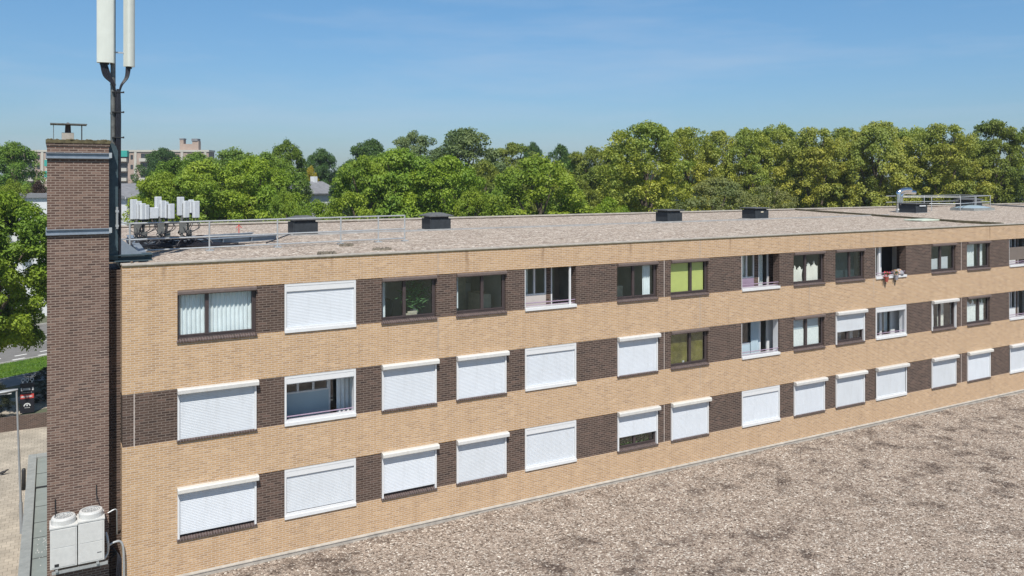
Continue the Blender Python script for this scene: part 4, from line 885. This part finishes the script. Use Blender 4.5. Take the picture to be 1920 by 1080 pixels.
# bollard and bird on the pavement
tag(MB().lathe(-2.86, 21.2, [(.09, 0), (.09, .95), (.07, 1.02), (.02, 1.05)], 12).build('bollard', 'black_rubber', smooth=True), 'short dark bollard in the paved yard right of the street lamp', 'bollard')
bird = MB(); k = 10
for j, (t, r, z) in enumerate(((-.20, .008, .10), (-.10, .05, .12), (0, .08, .14), (.10, .06, .17), (.15, .045, .22), (.20, .035, .24), (.26, .006, .235))):
    for i in range(k): a = 2*math.pi*i/k; bird.v.append((-3.85+t*1.1, 24.0+r*math.cos(a), z+r*math.sin(a)))
for j in range(6):
    for i in range(k): bird.f.append((j*k+i, j*k+(i+1) % k, (j+1)*k+(i+1) % k, (j+1)*k+i))
bird.tube((-3.85, 23.97, 0.01), (-3.83, 23.97, .09), .006).tube((-3.82, 24.03, 0.01), (-3.83, 24.03, .09), .006)
tag(bird.build('bird', 'feather', smooth=True), 'small black bird standing on the beige paving left of the street lamp', 'bird')
# black advertising board
ab = thing('advertising_board', (-3.06, 35.9, 0), 'black and red advertising board with three white rings on top behind the low wall', 'sign')
MB().box(-3.46, -2.68, 35.85, 35.95, .1, 1.98).build('board', 'cable_black', ab)
MB().box(-3.44, -2.70, 35.84, 35.85, 1.00, 1.28).build('red_band', 'red_paint', ab)
mb = MB(); rs = random.Random(1)
x = -3.28
while x < -2.9: w_ = .05; mb.box(x, x+w_, 35.832, 35.84, 1.52, 1.66); x += .065
mb.box(-3.42, -3.34, 35.832, 35.84, 1.50, 1.70).box(-2.80, -2.72, 35.832, 35.84, 1.50, 1.70)
x = -3.40
while x < -2.78: w_ = rs.uniform(.03, .06); mb.box(x, x+w_, 35.825, 35.835, 1.08, 1.18); x += w_+.025
x = -3.36
while x < -2.8: w_ = rs.uniform(.02, .05); mb.box(x, x+w_, 35.832, 35.84, 1.36, 1.40); x += w_+.03
x = -3.2
while x < -2.95: w_ = rs.uniform(.02, .05); mb.box(x, x+w_, 35.832, 35.84, .40, .44); x += w_+.025
for k in range(12):
    t0, t1 = math.pi*k/12, math.pi*(k+1)/12; mb.quad((-3.07+.20*math.cos(t0), 35.838, .52+.20*math.sin(t0)), (-3.07+.20*math.cos(t1), 35.838, .52+.20*math.sin(t1)), (-3.07+.13*math.cos(t1), 35.838, .52+.13*math.sin(t1)), (-3.07+.13*math.cos(t0), 35.838, .52+.13*math.sin(t0)))
mb.box(-3.11, -3.03, 35.832, 35.84, .52, .62).each('letter', 'white_paint', ab)
for cx in (-3.30, -3.06, -2.80):
    mb = MB()
    for k in range(16):
        t0, t1 = 2*math.pi*k/16, 2*math.pi*(k+1)/16; mb.tube((cx+.085*math.cos(t0), 35.9, 2.17+.10*math.sin(t0)), (cx+.085*math.cos(t1), 35.9, 2.17+.10*math.sin(t1)), .02, n=5, cap=False)
    mb.tube((cx, 35.9, 1.98), (cx, 35.9, 2.08), .03); mb.build('ring', 'white_paint', ab)

# ------------------------------------------------------------------ houses behind the trees
def gable_house(name, loc, w_, d_, zw, zr, rot, label, wall='wall_white', roof='slate_roof', flat=False, chimneys=0):
    t = thing(name, loc, label, 'house'); x, y, z = loc
    MB().box(x-w_/2, x+w_/2, y-d_/2, y+d_/2, 0, zw).build('wall', wall, t)
    if flat:
        r_ = MB().box(x-w_/2-.3, x+w_/2+.3, y-d_/2-.3, y+d_/2+.3, zw, zw+.45).build('roof', roof, t)
    else:
        r_ = MB().prism([(y-d_/2-.5, zw-.1), (y, zr), (y+d_/2+.5, zw-.1), (y+d_/2+.5, zw-.25), (y-d_/2-.5, zw-.25)], x-w_/2-.4, x+w_/2+.4, 'x').build('roof', roof, t)
        MB().box(x-w_/2-.45, x-w_/2-.38, y-d_/2-.5, y-d_/2-.45, zw-.3, zw-.05).build('gutter', 'wall_white', t)
    for k in range(chimneys): c = x-w_/2+w_*(k+.5)/chimneys; MB().box(c-.3, c+.3, y-.4, y+.4, zr-.6, zr+.7).build('chimney', 'wall_white', r_)
    n_ = max(2, int(w_/2.2))
    for k in range(n_):
        for zz in (1.0, 3.8, 6.6, 9.0):
            if zz+1.4 < zw: 
                a = x-w_/2+w_*(k+.5)/n_-.5; f = MB().box(a-.06, a+1.06, y-d_/2-.03, y-d_/2-.005, zz-.06, zz+1.36).build('window', 'white_paint', t); MB().box(a, a+1.0, y-d_/2-.05, y-d_/2-.031, zz, zz+1.3).build('pane', 'window_dark', f)
    t.rotation_euler = (0, 0, rot); return t
gable_house('flat_roofed_house', (-5.0, 82, 0), 9, 8, 12.9, 0, .06, 'white flat-roofed house beyond the road left of the chimney', flat=True)
gable_house('gabled_house', (6.3, 86, 0), 6, 9, 12.9, 14.4, 0.5, 'white gabled house seen between the mast and the radio boxes')
gable_house('gabled_house', (28.6, 90, 0), 7.2, 8, 13.1, 14.6, .45, 'grey-roofed white gabled house with small chimneys between two bright green trees', chimneys=3)
gable_house('gabled_house', (55.6, 86, 0), 4.5, 8, 12.8, 14.3, .5, 'pale house glimpsed between the central trees and the round green tree')
# far apartment block
fa = thing('far_apartment_block', (16, 268, 0), 'distant brick and cream apartment block with balconies and a roof tower beyond the trees', 'building')
a0 = Vector((-14.0, 281.0, 0)); a1 = Vector((41.5, 249.9, 0)); du = (a1-a0).normalized(); dn = Vector((-du.y, du.x, 0)); FL = (a1-a0).length
def fbox(mb, u0, u1, v0, v1, z0, z1):
    k = len(mb.v)
    for z in (z0, z1):
        for (a, b) in ((u0, v0), (u1, v0), (u1, v1), (u0, v1)): p = a0+du*a+dn*b; mb.v.append((p.x, p.y, z))
    mb.f += [tuple(k+i for i in q) for q in ((0,3,2,1),(4,5,6,7),(0,1,5,4),(1,2,6,5),(2,3,7,6),(3,0,4,7))]; return mb
mb = MB(); fbox(mb, 0, FL, 0, 5, 0, 23.6); mb.build('wall', 'far_brick', fa)
mb = MB()
for k in range(0, 9):
    fbox(mb, 3+k*7.4, 3.8+k*7.4, -.25, -.01, 0, 23.6)
fbox(mb, -.2, FL+.2, -.3, 5.2, 23.6, 24.2); mb.build('cornice', 'far_cream', fa)
for k in range(8):
    for fz in range(7):
        z = 2+fz*3.1; u = 5+k*7.4
        if z < 11: continue
        mb = MB(); fbox(mb, u, u+3.4, -1.2, -.05, z-.1, z+.95); b_ = mb.build('balcony', 'far_cream', fa)
        mb = MB(); fbox(mb, u+.1, u+3.3, -.06, -.02, z+.95, z+2.5); mb.build('opening', 'window_dark', b_)
        mb = MB(); fbox(mb, u+4.2, u+5.0, -.06, -.02, z+.6, z+2.0); fbox(mb, u+5.3, u+6.1, -.06, -.02, z+.6, z+2.0); mb.build('window', 'window_dark', fa)
for (k, z) in ((4, 22.0), (1, 19.0), (1, 15.5)):
    u = 5+k*7.4; mb = MB(); fbox(mb, u-.2, u+3.8, -1.5, -.07, z+.0, z+2.0); mb.build('awning', 'awning_teal', fa)
mb = MB(); fbox(mb, FL-10.0, FL-4.0, 2, 4, 24.2, 26.2); fbox(mb, FL-10.0, FL-8.8, 2, 4, 26.2, 27.6); fbox(mb, FL-6.0, FL-4.0, 2, 4, 26.2, 27.1); mb.build('roof_tower', 'far_brick', fa)
mb = MB(); fbox(mb, FL-10.1, FL-8.7, 1.9, 4.1, 27.6, 28.0); fbox(mb, FL-6.2, FL-4.2, 1.8, 4.2, 27.1, 27.9); fbox(mb, FL-49, FL-46, 3, 5, 24.2, 24.9); mb.build('roof_plant', 'slate_roof', fa)
# ------------------------------------------------------------------ trees
def crown_mesh(name, seed, n_puff, n_leaf, leaf, shape='round', fill=.55, pr=(.17, .30), asp=1.0):
    """crown in a unit box (half width 1, half height 1), made of leaf faces gathered in puffs"""
    rs = random.Random(seed); V = []; F = []; puffs = []
    ph = rs.random()*9
    for i in range(n_puff):
        while True:
            a = rs.random()*2*math.pi; z = rs.uniform(-1, 1)
            if shape == 'tall': prof = (1-max(0, z)**4.5*.72)*(1-max(0, -z-.5)**2*1.6)
            elif shape == 'loose': prof = math.sqrt(max(0, 1-(abs(z+.1)/1.1)**2.2))
            else: prof = math.sqrt(max(0, 1-(abs(z+.08)/1.06)**2.5))
            if prof > .12: break
        lump = 1+.16*math.sin(3*a+ph+2*z)+.10*math.sin(5*a-ph+3*z)
        t = rs.random(); q = (fill+(1-fill)*t**.45) if rs.random() < .85 else rs.random()*fill
        r = rs.uniform(*pr); rad = max(0, prof*lump-r*.55)*q
        puffs.append((Vector((rad*math.cos(a), rad*math.sin(a), z*(asp-r*.5))), r))
    tot = sum(r*r for _, r in puffs)
    for c, r in puffs:
        k = int(n_leaf*r*r/tot)
        sq = rs.uniform(.55, .8)
        for i in range(k):
            d = Vector((rs.gauss(0, 1), rs.gauss(0, 1), rs.gauss(.35, 1))).normalized()
            rr = r*(rs.random()**.30)*rs.uniform(.9, 1.12)
            if rs.random() < .05: rr *= 1.25
            p = c+Vector((d.x*rr, d.y*rr, d.z*rr*sq))
            nrm = (d*.7+Vector((rs.gauss(-.1, .5), rs.gauss(-.2, .5), rs.gauss(.55, .45)))).normalized()
            u = nrm.orthogonal().normalized(); an = rs.random()*6.28; u = (u*math.cos(an)+nrm.cross(u)*math.sin(an)); v = nrm.cross(u)
            s = leaf*rs.uniform(.6, 1.35); b = len(V)
            V += [p-u*s, p-v*s*.55+nrm*s*.12, p+u*s, p+v*s*.55+nrm*s*.12]
            F.append((b, b+1, b+2, b+3))
    me = bpy.data.meshes.new(name); me.from_pydata([tuple(q) for q in V], [], F); me.materials.append(MAT['leaf']); me.update()
    return me
def trunk_mesh(seed, h=1.0):
    rs = random.Random(seed); mb = MB()
    pts = [(0, 0, 0, .075), (.02, .01, .28, .055), (-.01, .02, .55, .04), (.02, -.01, .85, .02)]
    for a, b in zip(pts, pts[1:]): mb.tube(a[:3], b[:3], a[3], b[3], 9, False)
    for i in range(11):
        z = .30+.05*i; a = i*2.4+rs.random(); l_ = .42-.02*i
        mb.tube((0, 0, z), (l_*.5*math.cos(a), l_*.5*math.sin(a), z+.10), .026-.001*i, .016, 6, False); mb.tube((l_*.5*math.cos(a), l_*.5*math.sin(a), z+.10), (l_*1.15*math.cos(a+.2), l_*1.15*math.sin(a+.2), z+.24), .016, .004, 5, False)
    me = bpy.data.meshes.new('trunk'); me.from_pydata([tuple(q) for q in mb.v], [], mb.f); me.materials.append(MAT['bark']); return me
CM = {'broad': [crown_mesh('crown', 10+i, 210, 36000, .028, 'round', .62, (.12, .22), 1.25) for i in range(4)],
      'tall': [crown_mesh('crown', 30+i, 420, 50000, .029, 'tall', .66, (.11, .19), 1.9) for i in range(4)],
      'loose': [crown_mesh('crown', 50+i, 300, 42000, .026, 'loose', .6, (.10, .18), 1.4) for i in range(3)],
      'shrub': [crown_mesh('crown', 60+i, 200, 16000, .024, 'loose', .4, (.08, .16), 1.1) for i in range(2)],
      'near': [crown_mesh('crown', 71, 260, 78000, .026, 'round', .55, (.11, .20), 1.2)]}
ASP = {'broad': 1.25, 'tall': 1.9, 'loose': 1.4, 'shrub': 1.1, 'near': 1.2}
TM = [trunk_mesh(i) for i in range(3)]
TC = {'a': (.235, .330, .045), 'b': (.15, .24, .042), 'c': (.075, .145, .042), 'd': (.16, .215, .10), 'e': (.23, .27, .062), 'f': (.31, .345, .080), 'g': (.165, .215, .048), 'h': (.21, .24, .095), 'copper': (.065, .040, .036), 'yellow': (.34, .28, .03)}
NM = {'near': 'leafy_tree', 'broad': 'broadleaf_tree', 'tall': 'tall_tree', 'loose': 'loose_tree', 'shrub': 'twiggy_tree'}
TREES = [
('near',-5.0,36.9,14.37,7.61,'a','large leafy tree at the left edge overhanging the road and verge'),
('broad',-6.3,98.4,19.83,6.69,'b','round dark green tree at far left behind the large leafy tree'),
('broad',-3.1,81.7,14.79,2.39,'copper','small dark purple-leaved tree just left of the brick chimney'),
('broad',-4.3,87.0,14.35,3.12,'a','small yellow-green tree between the white flat building and the round tree'),
('broad',-5.6,78.5,14.97,3.44,'a','yellow-green low tree directly above the large leafy tree at far left'),
('broad',6.8,53.2,15.66,4.87,'a','bright green tree right behind the radio boxes, left end of the bright row'),
('broad',10.4,53.5,16.64,7.22,'a','bright green tree behind the guard rail, second from left in the bright row'),
('broad',14.5,53.5,17.09,7.17,'a','widest bright green tree behind the left roof vent'),
('broad',15.6,46.0,14.18,2.28,'a','low bright green tree just left of the grey gabled house'),
('broad',18.0,159.3,21.55,7.96,'c','small round dark tree in front of the far apartment block'),
('broad',16.9,102.6,18.81,8.59,'b','mid green tree below the tower of the far apartment block'),
('broad',20.6,94.8,19.32,9.73,'b','broad mid green tree on the skyline above the guard rail'),
('broad',24.4,81.2,19.97,5.60,'b','tall round green tree on the skyline left of the grey gabled house'),
('broad',35.4,103.7,19.90,5.41,'c','dark green tree on the skyline above the grey gabled house'),
('broad',30.8,92.5,16.75,2.61,'yellow','small yellow tree above the grey gabled house'),
('broad',30.2,72.2,17.25,5.20,'c','dark green tree behind left shoulder of the central bright clump'),
('broad',22.9,46.5,17.03,5.78,'a','bright green tree right of the grey gabled house'),
('broad',26.4,46.8,17.88,7.42,'a','tallest bright green tree of the central clump'),
('broad',29.9,43.8,17.06,6.83,'a','bright green tree of the central clump behind the second roof vent'),
('broad',18.4,45.6,13.15,4.16,'a','low bright green tree at the right foot of the grey gabled house'),
('broad',30.5,40.0,14.25,3.28,'a','low bright green tree left of the pale house wall'),
('broad',42.3,99.8,21.42,7.10,'c','dark green flat-topped tree on the skyline above the central clump'),
('loose',41.5,79.7,21.69,7.29,'d','grey-green willow on the skyline, smaller of the pair'),
('loose',45.7,72.7,21.66,11.24,'d','grey-green willow on the skyline, larger of the pair'),
('loose',53.2,73.1,19.87,8.02,'e','olive green tree on the skyline right of the large willow'),
('broad',67.2,91.6,21.15,3.86,'c','small dark tree poking above the skyline right of the willows'),
('broad',71.2,89.4,20.62,5.45,'c','dark wide tree on the skyline left of the tall row'),
('broad',36.7,38.8,17.12,7.94,'a','round bright green tree alone between the central clump and the tall row'),
('loose',54.7,56.2,18.99,7.01,'e','olive green tree between the round bright tree and the tall row'),
('loose',44.1,43.8,15.23,4.80,'e','low olive tree at the right foot of the round bright tree'),
('broad',40.9,34.2,13.32,3.75,'a','low green tree at the left foot of the tall row'),
('broad',10.8,77.4,17.44,7.42,'b','mid green tree just behind the left end of the bright row'),
('broad',21.1,77.3,18.23,7.81,'b','mid green tree behind the widest bright green tree'),
('broad',32.5,66.4,18.28,7.50,'b','mid green tree behind the left half of the central clump'),
('broad',41.8,60.0,17.14,5.56,'e','olive tree behind the right end of the central clump'),
('broad',39.2,48.9,15.24,3.83,'a','yellow-green tree between the central clump and the round bright tree'),
('broad',53.7,59.1,17.25,5.86,'b','mid green tree behind the right side of the round bright tree'),
('loose',56.4,53.0,19.53,5.62,'e','olive tree at the left shoulder of the tall row'),
('tall',51.4,42.0,20.81,7.21,'f','first and broadest tree of the tall olive-green row, at its left end'),
('tall',57.8,43.0,20.52,5.73,'f','second tree from the left in the tall olive-green row'),
('tall',63.7,44.3,20.30,5.03,'f','third tree from the left in the tall olive-green row'),
('tall',63.6,39.8,20.41,5.15,'f','fourth tree from the left in the tall olive-green row'),
('tall',67.8,39.7,21.00,5.27,'f','fifth tree from the left in the tall olive-green row'),
('tall',68.2,34.9,20.39,5.82,'f','sixth tree from the left in the tall olive-green row'),
('tall',74.3,36.1,20.53,5.27,'f','seventh tree from the left in the tall olive-green row'),
('tall',73.7,31.9,20.95,6.15,'f','eighth tree from the left in the tall olive-green row'),
('tall',80.7,32.5,20.65,5.50,'f','ninth tree from the left in the tall olive-green row'),
('tall',80.0,28.3,20.79,6.15,'f','tenth tree from the left in the tall olive-green row'),
('loose',86.7,26.9,21.32,6.87,'g','lighter green loose-crowned tree at the right end of the tall row'),
('loose',90.1,25.0,20.86,5.73,'g','lighter green loose-crowned tree cut by the right edge of the photo'),
('tall',94.1,34.2,19.63,5.74,'f','shaded tree set back between the tenth and the loose-crowned tree'),
('shrub',50.7,31.0,15.20,7.22,'h','pale olive twiggy shrub tree behind the third roof vent'),
('shrub',56.2,30.2,14.46,5.93,'h','pale olive twiggy shrub tree behind the fourth roof vent'),
('tall',77.9,45.5,19.72,5.86,'f','shaded tree set back behind the fifth and sixth trees'),

]
rs = random.Random(99)
for i, (kind, x, y, ztop, wd, col, lab) in enumerate(TREES):
    hw = wd/2*{'tall': 1.3, 'near': 1.08}.get(kind, 1.22)
    hh = {'near': 5.2, 'broad': max(2.2, min(ztop*.42, hw*1.25)), 'tall': ztop*.44, 'loose': min(ztop*.44, hw*1.5), 'shrub': min(5.5, hw*1.1)}[kind]
    if kind in ('broad', 'loose', 'shrub') and ztop > 11: hh = max(hh, (ztop-5.5)/2)
    ms_ = CM[kind]; me = ms_[i % len(ms_)]
    r = bpy.data.objects.new(NM[kind], None); COL.objects.link(r); r.location = (x, y, 0); r.empty_display_size = 1
    tag(r, lab, 'tree', 'trees around the flat block')
    c = bpy.data.objects.new('crown', me); COL.objects.link(c); c.parent = r
    c.location = (0, 0, ztop-hh*1.0); c.scale = (hw, hw, hh/ASP[kind]); c.rotation_euler = (0, 0, rs.random()*6.28)
    k = rs.uniform(.9, 1.1); t = TC[col]; c.color = (t[0]*k*rs.uniform(.94, 1.06), t[1]*k, t[2]*k, 1)
    tr = bpy.data.objects.new('trunk', TM[i % 3]); COL.objects.link(tr); tr.parent = r; tr.scale = (hw*1.3, hw*1.3, ztop*.93)
# hedge bushes in the yard
def bush(x, y, z, rx, rz_, col, lab, name='bush'):
    r = bpy.data.objects.new(name, None); COL.objects.link(r); r.location = (x, y, 0); tag(r, lab, 'bush', 'dark bushes in the yard')
    c = bpy.data.objects.new('foliage', CM['shrub'][0]); COL.objects.link(c); c.parent = r; c.location = (0, 0, z); c.scale = (rx, rx, rz_); c.color = (*col, 1)
    s_ = bpy.data.objects.new('stem', TM[0]); COL.objects.link(s_); s_.parent = r; s_.scale = (rx*.6, rx*.6, z*1.1)
bush(-1.9, 39.2, 1.0, 1.5, 1.1, (.022, .030, .014), 'dark bush beyond the advertising board, partly hidden by the chimney')
bush(-4.9, 34.2, 1.2, 1.3, 1.3, (.024, .032, .016), 'dark bush at the left edge below the street lamp head')
bush(-6.2, 37.5, 1.3, 1.6, 1.4, (.024, .034, .016), 'dark bush at the left edge behind the nearer one')
# far wood on the horizon
rs = random.Random(5); V = []; F = []
for i in range(60000):
    a = rs.uniform(R(-25), R(115)); d = rs.uniform(330, 520); z = rs.random()**.7*(15+3*math.sin(a*17)+2*math.sin(a*41)); p = Vector((d*math.cos(a), d*math.sin(a), z))
    n_ = Vector((rs.gauss(0, 1), rs.gauss(0, 1), rs.gauss(0.3, 1))).normalized(); u = n_.orthogonal().normalized()*rs.uniform(.8, 1.8); v = n_.cross(u); b = len(V)
    V += [p-u, p-v, p+u, p+v]; F.append((b, b+1, b+2, b+3))
me = bpy.data.meshes.new('far_wood'); me.from_pydata([tuple(q) for q in V], [], F); me.materials.append(MAT['leaf'])
o = bpy.data.objects.new('far_wood', me); COL.objects.link(o); o.color = (.055, .09, .035, 1); o['kind'] = 'stuff'; tag(o, 'far-off wood along the horizon', 'wood')
for o in bpy.data.objects:
    for k_ in ('_w', '_a', '_y'):
        if k_ in o: del o[k_]

# thin air haze round camera and scene, sky outside it
hz = MB().box(-560, 640, -60, 620, -1, 40).build('haze', 'glass'); hz.data.materials.clear()
m = bpy.data.materials.new('haze_air'); m.use_nodes = True; n = m.node_tree; n.nodes.clear(); om = n.nodes.new('ShaderNodeOutputMaterial'); pv = n.nodes.new('ShaderNodeVolumePrincipled')
pv.inputs['Density'].default_value = 0.0003; pv.inputs['Color'].default_value = (.80, .88, 1, 1); pv.inputs['Anisotropy'].default_value = 0.2; n.links.new(pv.outputs[0], om.inputs['Volume']); hz.data.materials.append(m)
hz['kind'] = 'stuff'; tag(hz, 'thin summer haze in the air over the trees', 'haze'); del hz['_w']
